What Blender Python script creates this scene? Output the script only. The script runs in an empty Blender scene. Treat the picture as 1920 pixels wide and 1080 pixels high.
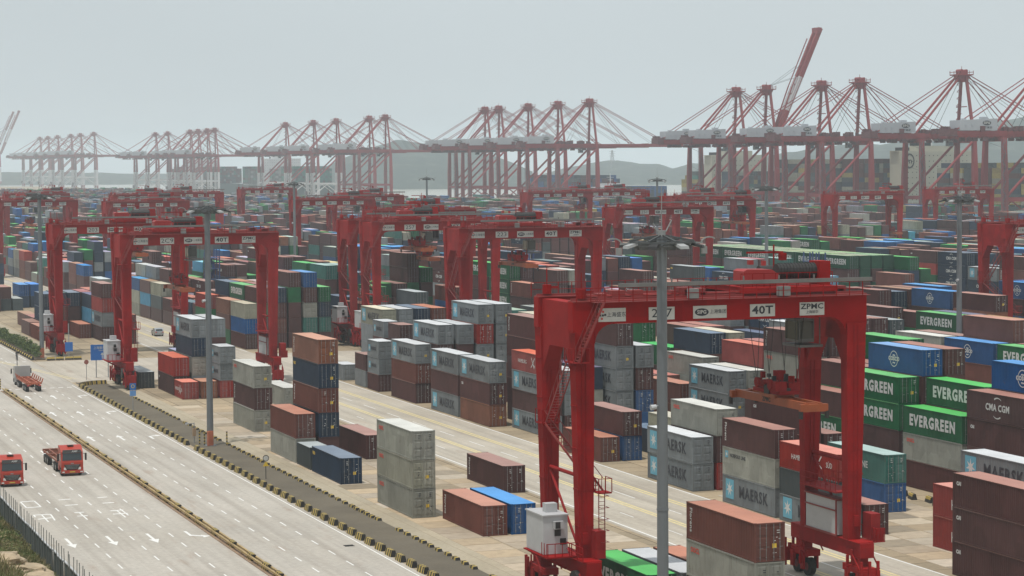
import bpy, math, random
import numpy as np
from mathutils import Matrix, Vector
R = random.Random(7)
SC = bpy.context.scene
COL = SC.collection
pi = math.pi
HAZE = 0.00014

# ------------------------------------------------------------------ camera
CAM_P = (0.0, 0.0, 35.094)
CF = Vector((0.33774886, 0.93969485, -0.05384507))
CR = Vector((0.94090364, -0.33859732, -0.00722501))
CU = Vector((0.0250211, 0.04822279, 0.99852316))
cd = bpy.data.cameras.new('camera')
cam = bpy.data.objects.new('camera', cd)
COL.objects.link(cam)
cam.matrix_world = Matrix(((CR.x, CU.x, -CF.x, CAM_P[0]), (CR.y, CU.y, -CF.y, CAM_P[1]), (CR.z, CU.z, -CF.z, CAM_P[2]), (0, 0, 0, 1)))
cd.sensor_width = 36.0
cd.lens = 4336.54 / 1920 * 36
cd.clip_start = 1.0
cd.clip_end = 40000
SC.camera = cam

# ------------------------------------------------------------------ world, sun, exposure
SUN_EL, SUN_AZ = math.radians(75), math.radians(230)      # azimuth: 0 = +Y, clockwise; sun high, behind the camera's left
w = bpy.data.worlds.new('World')
SC.world = w
w.use_nodes = True
nt = w.node_tree
bg = nt.nodes['Background']
sky = nt.nodes.new('ShaderNodeTexSky')
sky.sky_type = 'NISHITA'
sky.sun_disc = False
sky.sun_elevation = SUN_EL
sky.sun_rotation = SUN_AZ
sky.air_density = 1.0
sky.dust_density = 9.0
sky.ozone_density = 1.0
mixw = nt.nodes.new('ShaderNodeMix')
mixw.data_type = 'RGBA'
mixw.inputs[0].default_value = 0.82
mixw.inputs[7].default_value = (6.95, 7.7, 8.0, 1)      # the milky veil of thin cloud over the whole sky
nt.links.new(sky.outputs[0], mixw.inputs[6])
# faint unevenness of the veil
wt = nt.nodes.new('ShaderNodeTexCoord'); wn = nt.nodes.new('ShaderNodeTexNoise'); wn.inputs['Scale'].default_value = 2.2; wn.inputs['Detail'].default_value = 4
wm = nt.nodes.new('ShaderNodeMapping'); wm.inputs['Scale'].default_value = (1, 1, 3.5); nt.links.new(wt.outputs['Generated'], wm.inputs[0]); nt.links.new(wm.outputs[0], wn.inputs['Vector'])
wr = nt.nodes.new('ShaderNodeMapRange'); wr.inputs[1].default_value = .3; wr.inputs[2].default_value = .7; wr.inputs[3].default_value = .965; wr.inputs[4].default_value = 1.035; nt.links.new(wn.outputs[0], wr.inputs[0])
wh = nt.nodes.new('ShaderNodeHueSaturation'); nt.links.new(mixw.outputs[2], wh.inputs['Color']); nt.links.new(wr.outputs[0], wh.inputs['Value'])
nt.links.new(wh.outputs[0], bg.inputs[0])
bg.inputs[1].default_value = 0.10
sd = bpy.data.lights.new('sun', 'SUN')
sd.energy = 3.0
sd.angle = math.radians(0.9)
sd.color = (1.0, 0.95, 0.885)
sun = bpy.data.objects.new('sun', sd)
COL.objects.link(sun)
sdir = Vector((math.sin(SUN_AZ) * math.cos(SUN_EL), math.cos(SUN_AZ) * math.cos(SUN_EL), math.sin(SUN_EL)))
sun.rotation_euler = sdir.to_track_quat('Z', 'Y').to_euler()
SC.view_settings.view_transform = 'Standard'
SC.view_settings.look = 'None'
SC.view_settings.gamma = 1
SC.view_settings.exposure = 0.0
SC.view_settings.use_curve_mapping = False
SC.render.engine = 'CYCLES'
SC.cycles.max_bounces = 6
SC.cycles.volume_bounces = 1
SC.cycles.use_denoising = True

# ------------------------------------------------------------------ helpers
def nd(nt, t, **k):
    n = nt.nodes.new(t)
    for a, b in k.items():
        setattr(n, a, b)
    return n

def lk(nt, a, b):
    nt.links.new(a, b)

MATS = {}
def mat(name, col, rough=0.6, metal=0.0, var=0.12, scale=0.6, bump=0.0, objvar=0.0, streak=0.0, emit=None, dirt=(0.12, 0.09, 0.07), dirtamt=0.25, spec=0.5, rust=0.0):
    """painted / rough surface: base colour, cloudy wear, optional vertical streaks, optional tint per object"""
    if name in MATS:
        return MATS[name]
    m = bpy.data.materials.new(name)
    m.use_nodes = True
    t = m.node_tree
    b = t.nodes['Principled BSDF']
    b.inputs['Roughness'].default_value = rough
    b.inputs['Metallic'].default_value = metal
    b.inputs['Specular IOR Level'].default_value = spec
    tc = nd(t, 'ShaderNodeTexCoord')
    no = nd(t, 'ShaderNodeTexNoise')
    no.inputs['Scale'].default_value = scale
    no.inputs['Detail'].default_value = 6
    no.inputs['Roughness'].default_value = 0.65
    mp = nd(t, 'ShaderNodeMapping')
    lk(t, tc.outputs['Object'], mp.inputs[0])
    oi = nd(t, 'ShaderNodeObjectInfo')
    sh = nd(t, 'ShaderNodeVectorMath', operation='SCALE')
    cx = nd(t, 'ShaderNodeCombineXYZ')
    lk(t, oi.outputs['Random'], cx.inputs[0]); lk(t, oi.outputs['Random'], cx.inputs[1])
    lk(t, cx.outputs[0], sh.inputs[0]); sh.inputs['Scale'].default_value = 60
    lk(t, sh.outputs[0], mp.inputs['Location'])
    lk(t, mp.outputs[0], no.inputs['Vector'])
    mr = nd(t, 'ShaderNodeMapRange')
    mr.inputs[1].default_value = 0.3; mr.inputs[2].default_value = 0.7
    mr.inputs[3].default_value = 1 - var; mr.inputs[4].default_value = 1 + var
    lk(t, no.outputs[0], mr.inputs[0])
    hs = nd(t, 'ShaderNodeHueSaturation')
    hs.inputs['Color'].default_value = (*col, 1)
    lk(t, mr.outputs[0], hs.inputs['Value'])
    out = hs.outputs[0]
    if objvar:
        mv = nd(t, 'ShaderNodeMapRange')
        mv.inputs[3].default_value = 1 - objvar; mv.inputs[4].default_value = 1 + objvar
        lk(t, oi.outputs['Random'], mv.inputs[0])
        h2 = nd(t, 'ShaderNodeHueSaturation')
        lk(t, out, h2.inputs['Color']); lk(t, mv.outputs[0], h2.inputs['Value'])
        ms = nd(t, 'ShaderNodeMapRange')
        mf = nd(t, 'ShaderNodeMath', operation='FRACT'); mm = nd(t, 'ShaderNodeMath', operation='MULTIPLY')
        mm.inputs[1].default_value = 37.7
        lk(t, oi.outputs['Random'], mm.inputs[0]); lk(t, mm.outputs[0], mf.inputs[0]); lk(t, mf.outputs[0], ms.inputs[0])
        ms.inputs[3].default_value = 0.78 if objvar > .06 else .97; ms.inputs[4].default_value = 1.1 if objvar > .06 else 1.03
        lk(t, ms.outputs[0], h2.inputs['Saturation'])
        out = h2.outputs[0]
    if streak:
        m2 = nd(t, 'ShaderNodeMapping')
        m2.inputs['Scale'].default_value = (3.0, 3.0, 0.35)
        lk(t, mp.outputs[0], m2.inputs[0])
        n2 = nd(t, 'ShaderNodeTexNoise'); n2.inputs['Scale'].default_value = 1.3; n2.inputs['Detail'].default_value = 5
        lk(t, m2.outputs[0], n2.inputs['Vector'])
        r2 = nd(t, 'ShaderNodeMapRange'); r2.inputs[1].default_value = 0.55; r2.inputs[2].default_value = 0.8
        r2.inputs[3].default_value = 0; r2.inputs[4].default_value = streak
        lk(t, n2.outputs[0], r2.inputs[0])
        mx = nd(t, 'ShaderNodeMix', data_type='RGBA')
        lk(t, r2.outputs[0], mx.inputs[0]); lk(t, out, mx.inputs[6]); mx.inputs[7].default_value = (*dirt, 1)
        out = mx.outputs[2]
    if rust:
        n3 = nd(t, 'ShaderNodeTexNoise'); n3.inputs['Scale'].default_value = 1.9; n3.inputs['Detail'].default_value = 9; n3.inputs['Roughness'].default_value = .75
        m3 = nd(t, 'ShaderNodeMapping'); m3.inputs['Scale'].default_value = (1, 1, .55); lk(t, mp.outputs[0], m3.inputs[0]); lk(t, m3.outputs[0], n3.inputs['Vector'])
        r3 = nd(t, 'ShaderNodeMapRange'); r3.inputs[1].default_value = .60; r3.inputs[2].default_value = .68; r3.inputs[3].default_value = 0; r3.inputs[4].default_value = rust; lk(t, n3.outputs[0], r3.inputs[0])
        x3 = nd(t, 'ShaderNodeMix', data_type='RGBA'); lk(t, r3.outputs[0], x3.inputs[0]); lk(t, out, x3.inputs[6]); x3.inputs[7].default_value = (.10,.045,.022,1); out = x3.outputs[2]
        vo = nd(t, 'ShaderNodeTexVoronoi'); vo.distance = 'CHEBYCHEV'; vo.inputs['Scale'].default_value = .42; lk(t, mp.outputs[0], vo.inputs['Vector'])   # repainted panels
        sc_ = nd(t, 'ShaderNodeSeparateColor'); lk(t, vo.outputs['Color'], sc_.inputs[0])
        r4 = nd(t, 'ShaderNodeMapRange'); r4.inputs[3].default_value = .88; r4.inputs[4].default_value = 1.12; lk(t, sc_.outputs[0], r4.inputs[0])
        h4 = nd(t, 'ShaderNodeHueSaturation'); lk(t, out, h4.inputs['Color']); lk(t, r4.outputs[0], h4.inputs['Value']); out = h4.outputs[0]
    lk(t, out, b.inputs['Base Color'])
    if bump:
        bp = nd(t, 'ShaderNodeBump'); bp.inputs['Strength'].default_value = bump
        lk(t, no.outputs[0], bp.inputs['Height']); lk(t, bp.outputs[0], b.inputs['Normal'])
    MATS[name] = m
    return m

class MB:
    def __init__(s):
        s.v = []; s.f = []; s.m = []; s.mi = 0
    def box(s, x0, x1, y0, y1, z0, z1):
        i = len(s.v)
        s.v += [(x0,y0,z0),(x1,y0,z0),(x1,y1,z0),(x0,y1,z0),(x0,y0,z1),(x1,y0,z1),(x1,y1,z1),(x0,y1,z1)]
        s.f += [(i,i+3,i+2,i+1),(i+4,i+5,i+6,i+7),(i,i+1,i+5,i+4),(i+1,i+2,i+6,i+5),(i+2,i+3,i+7,i+6),(i+3,i,i+4,i+7)]
        s.m += [s.mi]*6
        return s
    def hexa(s, b, t):                       # bottom 4 points, top 4 points
        i = len(s.v); s.v += list(b) + list(t)
        s.f += [(i,i+3,i+2,i+1),(i+4,i+5,i+6,i+7),(i,i+1,i+5,i+4),(i+1,i+2,i+6,i+5),(i+2,i+3,i+7,i+6),(i+3,i,i+4,i+7)]
        s.m += [s.mi]*6
        return s
    def bar(s, p, q, w, h=None):
        h = h or w
        p, q = Vector(p), Vector(q); d = (q-p).normalized()
        up = Vector((0,0,1)) if abs(d.z) < .95 else Vector((0,1,0))
        a = d.cross(up).normalized()*w/2; b = a.cross(d).normalized()*h/2
        c = [p-a-b, p+a-b, p+a+b, p-a+b]; e = [x+(q-p) for x in c]
        i = len(s.v); s.v += [tuple(x) for x in c+e]
        s.f += [(i,i+3,i+2,i+1),(i+4,i+5,i+6,i+7),(i,i+1,i+5,i+4),(i+1,i+2,i+6,i+5),(i+2,i+3,i+7,i+6),(i+3,i,i+4,i+7)]
        s.m += [s.mi]*6
        return s
    def tube(s, p, q, r, n=8, r2=None, caps=True):
        r2 = r if r2 is None else r2
        p, q = Vector(p), Vector(q); d = (q-p).normalized()
        up = Vector((0,0,1)) if abs(d.z) < .95 else Vector((0,1,0))
        a = d.cross(up).normalized(); b = d.cross(a).normalized()
        i = len(s.v)
        for k in range(n):
            t = 2*pi*k/n; o = a*math.cos(t)+b*math.sin(t)
            s.v += [tuple(p+o*r), tuple(q+o*r2)]
        for k in range(n):
            j = (k+1) % n
            s.f.append((i+2*k, i+2*k+1, i+2*j+1, i+2*j)); s.m.append(s.mi)
        if caps:
            s.f.append(tuple(i+2*k for k in range(n))); s.f.append(tuple(i+2*k+1 for k in reversed(range(n)))); s.m += [s.mi]*2
        return s
    def prism(s, pts, axis, a0, a1):         # polygon (u,v) extruded along axis: 'y' -> (u,a,v); 'x' -> (a,u,v); 'z' -> (u,v,a)
        P = {'y': lambda u,v,a:(u,a,v), 'x': lambda u,v,a:(a,u,v), 'z': lambda u,v,a:(u,v,a)}[axis]
        i = len(s.v); n = len(pts)
        s.v += [P(u,v,a0) for u,v in pts] + [P(u,v,a1) for u,v in pts]
        s.f.append(tuple(range(i,i+n))); s.f.append(tuple(reversed(range(i+n,i+2*n)))); s.m += [s.mi]*2
        for k in range(n):
            j = (k+1) % n
            s.f.append((i+k, i+n+k, i+n+j, i+j)); s.m.append(s.mi)
        return s
    def poly(s, pts):
        i = len(s.v); s.v += list(pts); s.f.append(tuple(range(i, i+len(pts)))); s.m.append(s.mi)
        return s
    def mesh(s, name):
        me = bpy.data.meshes.new(name)
        me.from_pydata([tuple(v) for v in s.v], [], s.f)
        me.update()
        return me
    def build(s, name, mats, parent=None, loc=(0,0,0), smooth=False):
        me = s.mesh(name)
        for mm in (mats if isinstance(mats, (list, tuple)) else [mats]):
            me.materials.append(mm)
        if max(s.m or [0]) > 0:
            me.polygons.foreach_set('material_index', s.m)
        if smooth:
            me.polygons.foreach_set('use_smooth', [True]*len(me.polygons))
        return ob(name, me, parent, loc)

def fixn(me):
    import bmesh
    b = bmesh.new(); b.from_mesh(me); bmesh.ops.recalc_face_normals(b, faces=b.faces); b.to_mesh(me); b.free()

def ob(name, me, parent=None, loc=(0,0,0)):
    o = bpy.data.objects.new(name, me)
    COL.objects.link(o); o.location = loc
    if parent is not None:
        o.parent = parent
    return o

def tag(o, label=None, cat=None, group=None, kind=None):
    if label: o['label'] = label
    if cat: o['category'] = cat
    if group: o['group'] = group
    if kind: o['kind'] = kind
    return o

def empty(name, loc=(0,0,0), rz=0.0):
    o = ob(name, None, None, loc); o.rotation_euler = (0,0,rz)
    o.empty_display_size = 0.5
    return o

def struct(o):
    o['kind'] = 'structure'
    return o

KIDS = {}
def dup(root, loc, label=None, rz=None):
    c = root.copy(); COL.objects.link(c); c.location = loc
    if rz is not None: c.rotation_euler = (0,0,rz)
    if label: c['label'] = label
    for ch in root.children:
        d = ch.copy(); COL.objects.link(d); d.parent = c
        for g in ch.children:
            e = g.copy(); COL.objects.link(e); e.parent = d
    return c

TXT = {}
def text_mesh(s, size, bold=0.0, sx=1.0, align='CENTER', ext=0.004):
    k = (s, size, bold, sx, align)
    if k in TXT: return TXT[k]
    cu = bpy.data.curves.new('lettering', 'FONT')
    cu.body = s; cu.size = size; cu.align_x = align; cu.align_y = 'CENTER'
    cu.offset = bold; cu.extrude = ext; cu.resolution_u = 2; cu.space_character = 1.0 + bold*3.2
    o = bpy.data.objects.new('lettering', cu); COL.objects.link(o)
    dg = bpy.context.evaluated_depsgraph_get()
    me = bpy.data.meshes.new_from_object(o.evaluated_get(dg))
    me.name = 'lettering'
    me.materials.clear()
    bpy.data.objects.remove(o); bpy.data.curves.remove(cu)
    if sx != 1.0:
        me.transform(Matrix.Diagonal((sx, 1, 1, 1)))
    TXT[k] = me
    return me

ROT_SIDE = Matrix(((0,0,-1),(-1,0,0),(0,1,0))).to_euler()      # reads from far to near on a face looking to -X
ROT_FRONT = Matrix(((1,0,0),(0,0,-1),(0,1,0))).to_euler()      # on a face looking to -Y
def matrix_vert_side():                                        # the same side face, the word running downwards
    return Matrix(((0,0,-1),(0,-1,0),(-1,0,0))).to_euler()

def put_text(s, size, loc, rot, material, parent, bold=0.0, sx=1.0, name='lettering', align='CENTER'):
    me0 = text_mesh(s, size, bold, sx, align)
    key = ('m', s, size, bold, sx, align, material.name)
    if key not in TXT:
        me = me0.copy(); me.materials.clear(); me.materials.append(material); TXT[key] = me
    o = ob(name, TXT[key], parent, loc)
    o.rotation_euler = rot
    return o
# ------------------------------------------------------------------ ground, water, roads
def surf(name, c1, c2, scale=0.05, fine=3.0, rough=0.85, brick=None, streakdir=False, cracks=0.0, tyre=False, fine_amt=0.10, wide=None):
    m = bpy.data.materials.new(name); m.use_nodes = True
    t = m.node_tree; b = t.nodes['Principled BSDF']; b.inputs['Roughness'].default_value = rough
    b.inputs['Specular IOR Level'].default_value = 0.25
    tc = nd(t, 'ShaderNodeTexCoord')
    mp = nd(t, 'ShaderNodeMapping'); lk(t, tc.outputs['Object'], mp.inputs[0])
    if streakdir: mp.inputs['Scale'].default_value = (1, 0.06, 1)
    n1 = nd(t, 'ShaderNodeTexNoise'); n1.inputs['Scale'].default_value = scale; n1.inputs['Detail'].default_value = 8; n1.inputs['Roughness'].default_value = 0.6
    lk(t, mp.outputs[0], n1.inputs['Vector'])
    cr = nd(t, 'ShaderNodeMapRange'); cr.inputs[1].default_value = 0.35; cr.inputs[2].default_value = 0.65
    lk(t, n1.outputs[0], cr.inputs[0])
    mx = nd(t, 'ShaderNodeMix', data_type='RGBA'); lk(t, cr.outputs[0], mx.inputs[0])
    mx.inputs[6].default_value = (*c1, 1); mx.inputs[7].default_value = (*c2, 1)
    out = mx.outputs[2]
    n2 = nd(t, 'ShaderNodeTexNoise'); n2.inputs['Scale'].default_value = fine; n2.inputs['Detail'].default_value = 6
    lk(t, tc.outputs['Object'], n2.inputs['Vector'])
    r2 = nd(t, 'ShaderNodeMapRange'); r2.inputs[1].default_value = .3; r2.inputs[2].default_value = .7; r2.inputs[3].default_value = 1-fine_amt; r2.inputs[4].default_value = 1+fine_amt
    lk(t, n2.outputs[0], r2.inputs[0])
    hs = nd(t, 'ShaderNodeHueSaturation'); lk(t, out, hs.inputs['Color']); lk(t, r2.outputs[0], hs.inputs['Value']); out = hs.outputs[0]
    if tyre:                                        # long dark wear bands along the lanes
        m3 = nd(t, 'ShaderNodeMapping'); m3.inputs['Scale'].default_value = (0.55, 0.012, 1); lk(t, tc.outputs['Object'], m3.inputs[0])
        n3 = nd(t, 'ShaderNodeTexNoise'); n3.inputs['Scale'].default_value = 1.6; n3.inputs['Detail'].default_value = 5; lk(t, m3.outputs[0], n3.inputs['Vector'])
        r3 = nd(t, 'ShaderNodeMapRange'); r3.inputs[1].default_value = .45; r3.inputs[2].default_value = .75; r3.inputs[3].default_value = 0; r3.inputs[4].default_value = .55; lk(t, n3.outputs[0], r3.inputs[0])
        x3 = nd(t, 'ShaderNodeMix', data_type='RGBA'); lk(t, r3.outputs[0], x3.inputs[0]); lk(t, out, x3.inputs[6]); x3.inputs[7].default_value = (.21, .185, .155, 1); out = x3.outputs[2]
        m5 = nd(t, 'ShaderNodeMapping'); m5.inputs['Scale'].default_value = (0.16, 0.03, 1); m5.inputs['Rotation'].default_value = (0, 0, .5); lk(t, tc.outputs['Object'], m5.inputs[0])
        n5 = nd(t, 'ShaderNodeTexNoise'); n5.inputs['Scale'].default_value = 3.5; n5.inputs['Detail'].default_value = 7; lk(t, m5.outputs[0], n5.inputs['Vector'])
        r5 = nd(t, 'ShaderNodeMapRange'); r5.inputs[1].default_value = .60; r5.inputs[2].default_value = .72; r5.inputs[3].default_value = 0; r5.inputs[4].default_value = .42; lk(t, n5.outputs[0], r5.inputs[0])
        x5 = nd(t, 'ShaderNodeMix', data_type='RGBA'); lk(t, r5.outputs[0], x5.inputs[0]); lk(t, out, x5.inputs[6]); x5.inputs[7].default_value = (.27, .20, .15, 1); out = x5.outputs[2]
    if brick:                                       # slab joints / pavers: width, height, joint, joint colour, per-slab tint
        bw, bh, jt, jc, tint = brick
        br = nd(t, 'ShaderNodeTexBrick'); br.offset = 0.0; br.offset_frequency = 1; br.squash = 1
        br.inputs['Scale'].default_value = 1.0; br.inputs['Brick Width'].default_value = bw; br.inputs['Row Height'].default_value = bh
        br.inputs['Mortar Size'].default_value = jt; br.inputs['Mortar Smooth'].default_value = 0.1; br.inputs['Bias'].default_value = 0
        br.inputs['Color1'].default_value = (1-tint, 1-tint, 1-tint, 1); br.inputs['Color2'].default_value = (1+tint, 1+tint*.8, 1+tint*.6, 1); br.inputs['Mortar'].default_value = (*jc, 1)
        lk(t, tc.outputs['Object'], br.inputs['Vector'])
        mu = nd(t, 'ShaderNodeMix', data_type='RGBA', blend_type='MULTIPLY'); mu.inputs[0].default_value = 1
        lk(t, out, mu.inputs[6]); lk(t, br.outputs[0], mu.inputs[7]); out = mu.outputs[2]
    lk(t, out, b.inputs['Base Color'])
    bp = nd(t, 'ShaderNodeBump'); bp.inputs['Strength'].default_value = 0.15; lk(t, n2.outputs[0], bp.inputs['Height']); lk(t, bp.outputs[0], b.inputs['Normal'])
    return m

def sheet(name, x0, x1, y0, y1, z, m, kind=True, parent=None):
    mb = MB(); mb.poly([(x0,y0,z),(x1,y0,z),(x1,y1,z),(x0,y1,z)])
    o = mb.build(name, m, parent)
    return struct(o) if parent is None else o

CONC = (0.46, 0.425, 0.37); CONC2 = (0.37, 0.335, 0.285)
M_yard = surf('yard_paving', (0.335, 0.275, 0.19), (0.25, 0.205, 0.14), .09, 2.5, brick=(4.0, 3.6, .06, (.30, .26, .22), .16))
M_road = surf('road_concrete', (.415,.39,.35), (.355,.33,.29), .04, 2.0, tyre=True, brick=(3.75, 5.0, .018, (.86,.85,.83), .03))
M_lane = surf('lane_concrete', (.43,.395,.335), (.37,.335,.28), .06, 2.0, tyre=True, brick=(3.6, 5.0, .02, (.78,.76,.72), .04))
M_verge = surf('verge_asphalt', (.13,.112,.082), (.098,.084,.062), .15, 4.0, wide=True)
M_runway = surf('runway_concrete', (.36,.315,.235), (.30,.26,.19), .1, 2.5, brick=(3.0, 6.0, .03, (.7,.66,.6), .06))
M_white = mat('road_paint_white', (.66,.66,.64), .7, var=.12, scale=2.5)
M_yel = mat('road_paint_yellow', (.56,.47,.24), .7, var=.2, scale=1.5, streak=.25, dirt=(.4,.36,.28))

yard = sheet('yard_ground', -700, 618, -400, 4200, 0, M_yard)
sheet('highway', 30.6, 59.15, -60, 700, .004, M_road)
CROSS = [(377, 420), (600, 642), (862, 900), (1125, 1165), (1400, 1440)]
for a, b in CROSS:
    sheet('cross_road', 59.16 if a > 380 else 59.3, 600, a, b, .008, M_lane)
sheet('verge', 59.7, 64.3, 60, 376, .012, M_verge)
sheet('runway_strip', 64.32, 67.0, 60, 376, .012, M_runway)
sheet('runway_strip', 62.5, 67.0, 421, 600, .012, M_runway)
# blocks: container columns start X, lane side; a pair of blocks every 56.9 m
BLK = []
for i in range(9):
    BLK.append((67.5 + 56.9*i, 65.65 + 56.9*i))          # first column, left crane leg (truck lane on the right)
    BLK.append((100.8 + 56.9*i, 95.5 + 56.9*i))          # truck lane on the left
BLK = [b for b in BLK if b[0] < 560]
for i in range(9):
    x = 84.6 + 56.9*i
    sheet('service_lane', x, x+15.6, 90, 1900, .004, M_lane)
def marks(name, pieces, m, z, label=None):
    mb = MB()
    for i, p in enumerate(pieces): mb.poly([(x, y, z + (i % 9)*.0009) for x, y in p])
    o = mb.build(name, m); struct(o); return o
def rc(x0,x1,y0,y1): return [(x0,y0),(x1,y0),(x1,y1),(x0,y1)]
gap = lambda y: any(a-1 < y < b+1 for a, b in CROSS)
for i in range(9):
    o = 56.9*i
    P = []; Q = []
    for y in range(90, 1500, 12):
        if gap(y) or gap(y+12): continue
        for xx in (90.45, 90.95, 95.7, 96.25): Q.append(rc(xx+o-.15, xx+o+.15, y, y+12.02))
        for xx in (85.2, 100.0): P.append(rc(xx+o-.1, xx+o+.1, y, y+12.02))
        P.append(rc(93.3+o-.07, 93.3+o+.07, y, y+6)); P.append(rc(88.1+o-.06, 88.1+o+.06, y, y+3.5))
    marks('lane_lines_white', P, M_white, .009); marks('lane_lines_yellow', Q, M_yel, .009)
# highway: edge lines, dashed lanes, arrows, characters, stop lines
P = [rc(58.48, 58.62, -40, 372), rc(58.48, 58.62, 424, 700), rc(31.25, 31.38, -40, 700)]
k = -40.0
ph = {35.6: 1.2, 39.42: 4.3, 43.22: 4.7, 51.1: 5.0, 54.8: 1.2}
for x, f in ph.items():
    y = -40 + f - 1.2
    while y < 700:
        if not gap(y) and not (364 < y < 377):
            P.append(rc(x-.075, x+.075, y, y+2.4))
        y += 6.0
for x in np.arange(31.6, 58.2, 1.35):                       # broken give-way bars at the crossing
    P.append(rc(x, x+.75, 368.6, 369.3)); P.append(rc(x+.1, x+.85, 420.4, 421.1))
def arrow_pts(x, y, up=1, kind='s'):
    r = []
    s = 1 if up > 0 else -1
    L = 3.6
    r.append([(x-.14, y), (x+.14, y), (x+.14, y+s*L), (x-.14, y+s*L)])
    r.append([(x-.5, y+s*L), (x+.5, y+s*L), (x, y+s*(L+2.2))])
    if kind == 'l':
        r = [[(x-.14,y),(x+.14,y),(x+.14,y+s*3.0),(x-.14,y+s*3.0)],[(x+.14,y+s*2.3),(x+.14,y+s*3.0),(x-1.0*s,y+s*3.7),(x-1.0*s,y+s*3.2)],[(x-.95*s,y+s*2.7),(x-.95*s,y+s*4.3),(x-1.75*s,y+s*3.6)]]
    if kind == 'r':
        r = [[(x-.14,y),(x+.14,y),(x+.14,y+s*3.0),(x-.14,y+s*3.0)],[(x-.14,y+s*2.3),(x-.14,y+s*3.0),(x+1.0*s,y+s*3.7),(x+1.0*s,y+s*3.2)],[(x+.95*s,y+s*2.7),(x+.95*s,y+s*4.3),(x+1.75*s,y+s*3.6)]]
    return r
for y in (327, 295, 352):
    P += arrow_pts(49.2, y, 1) + arrow_pts(52.95, y-.6, 1) + arrow_pts(56.7, y-.4, 1, 'r')
for x in (33.5, 37.35, 41.2): P += arrow_pts(x, 218.4, -1)
P += arrow_pts(44.9, 218.4, -1, 'l'); P += arrow_pts(37.4, 287.5, -1); P += arrow_pts(41.3, 287.5, -1)
def stroke(x0,y0,x1,y1,w=.16):
    d = Vector((x1-x0,y1-y0)); n = Vector((-d.y,d.x)).normalized()*w/2
    return [(x0-n.x,y0-n.y),(x1-n.x,y1-n.y),(x1+n.x,y1+n.y),(x0+n.x,y0+n.y)]
for a in ((32.85,244.2,34.3,244.4),(34.3,244.4,34.35,240),(34.35,240,32.85,239.7),(32.85,239.7,32.85,244.2),            # the box sign
          (32.75,234.4,34.5,234.4),(34.5,234.4,34.3,230.1),(34.25,232.0,32.8,231.5),(33.6,234.6,33.55,229.4),(32.8,234.4,32.8,233),
          (36.8,244.1,38.1,244.3),(36.8,239.9,38.15,240),(36.9,234.4,37.9,234.5),(36.8,232,37.85,232),(37.4,234.3,37.4,229.4),
          (40.9,244.2,41.95,244.4),(40.7,240,41.95,240.1),(40.5,234.3,41.9,234.5),(40.4,232,41.9,232),(41.2,234.4,41.2,229.4),(41.7,235.4,41.7,230.6)):
    x0,y0,x1,y1 = a
    w_ = .45 if abs(x1-x0) > abs(y1-y0) else .16
    P.append(stroke(x0,y0,x1,y1,w_))
marks('road_markings', P, M_white, .010)
marks('road_lines_yellow', [stroke(60.2, 383, 53, 424, .28), stroke(61.0, 383, 53.8, 424, .2), rc(-60, 46, 376.5, 377.0)], M_yel, .013)
# water, quay edge
def water_mat():
    m = bpy.data.materials.new('harbour_water'); m.use_nodes = True
    t = m.node_tree; b = t.nodes['Principled BSDF']
    b.inputs['Base Color'].default_value = (.30, .29, .24, 1); b.inputs['Roughness'].default_value = .22
    n = nd(t, 'ShaderNodeTexNoise'); n.inputs['Scale'].default_value = .25; n.inputs['Detail'].default_value = 8
    tc = nd(t, 'ShaderNodeTexCoord'); lk(t, tc.outputs['Object'], n.inputs['Vector'])
    bp = nd(t, 'ShaderNodeBump'); bp.inputs['Strength'].default_value = .5; bp.inputs['Distance'].default_value = .8
    lk(t, n.outputs[0], bp.inputs['Height']); lk(t, bp.outputs[0], b.inputs['Normal'])
    return m
sheet('water', 618.2, 9000, -400, 12000, -4.2, water_mat())
sheet('water', -700, 618.2, 4200.5, 12000, -4.2, MATS.setdefault('w2', water_mat()))
q_ = MB(); q_.box(616.5, 618.0, -400, 4200, -9, .25); struct(q_.build('quay_edge', mat('quay_concrete', (.36,.34,.30), .9, var=.2)))

# paving slabs in the near block: separate pieces, slightly uneven, joints open
Mslab = [mat('paving_slab_a', (.36,.285,.195), .9, var=.16, scale=.9, objvar=.18, bump=.1), mat('paving_slab_b', (.39,.33,.25), .9, var=.16, scale=.9, objvar=.18, bump=.1), mat('paving_slab_c', (.25,.205,.145), .9, var=.2, scale=.8, objvar=.18, bump=.1)]
mb = MB()
mb.hexa([(-1.94,-1.74,-.05),(1.94,-1.74,-.05),(1.94,1.74,-.05),(-1.94,1.74,-.05)], [(-1.90,-1.70,.022),(1.90,-1.70,.022),(1.90,1.70,.022),(-1.90,1.70,.022)])
me0 = mb.mesh('paving_slab'); slabm = []
for m_ in Mslab:
    q = me0.copy(); q.materials.append(m_); slabm.append(q)
cnt = 0
sl = [(68.9+4*i, y) for y in np.arange(166, 334, 3.6) for i in range(4)] + [(104+4*i, y) for y in np.arange(172, 219, 3.6) for i in range(4)]
for x, y in sl:
    if cnt >= 285: break
    o = ob('paving_slab', R.choices(slabm, (6,3,1.6))[0], yard, (x + R.uniform(-.02,.02), y + R.uniform(-.02,.02), .004 + R.uniform(-.006,.010)))
    o.rotation_euler = (R.uniform(-.002,.002), R.uniform(-.002,.002), R.uniform(-.004,.004)); cnt += 1
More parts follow.
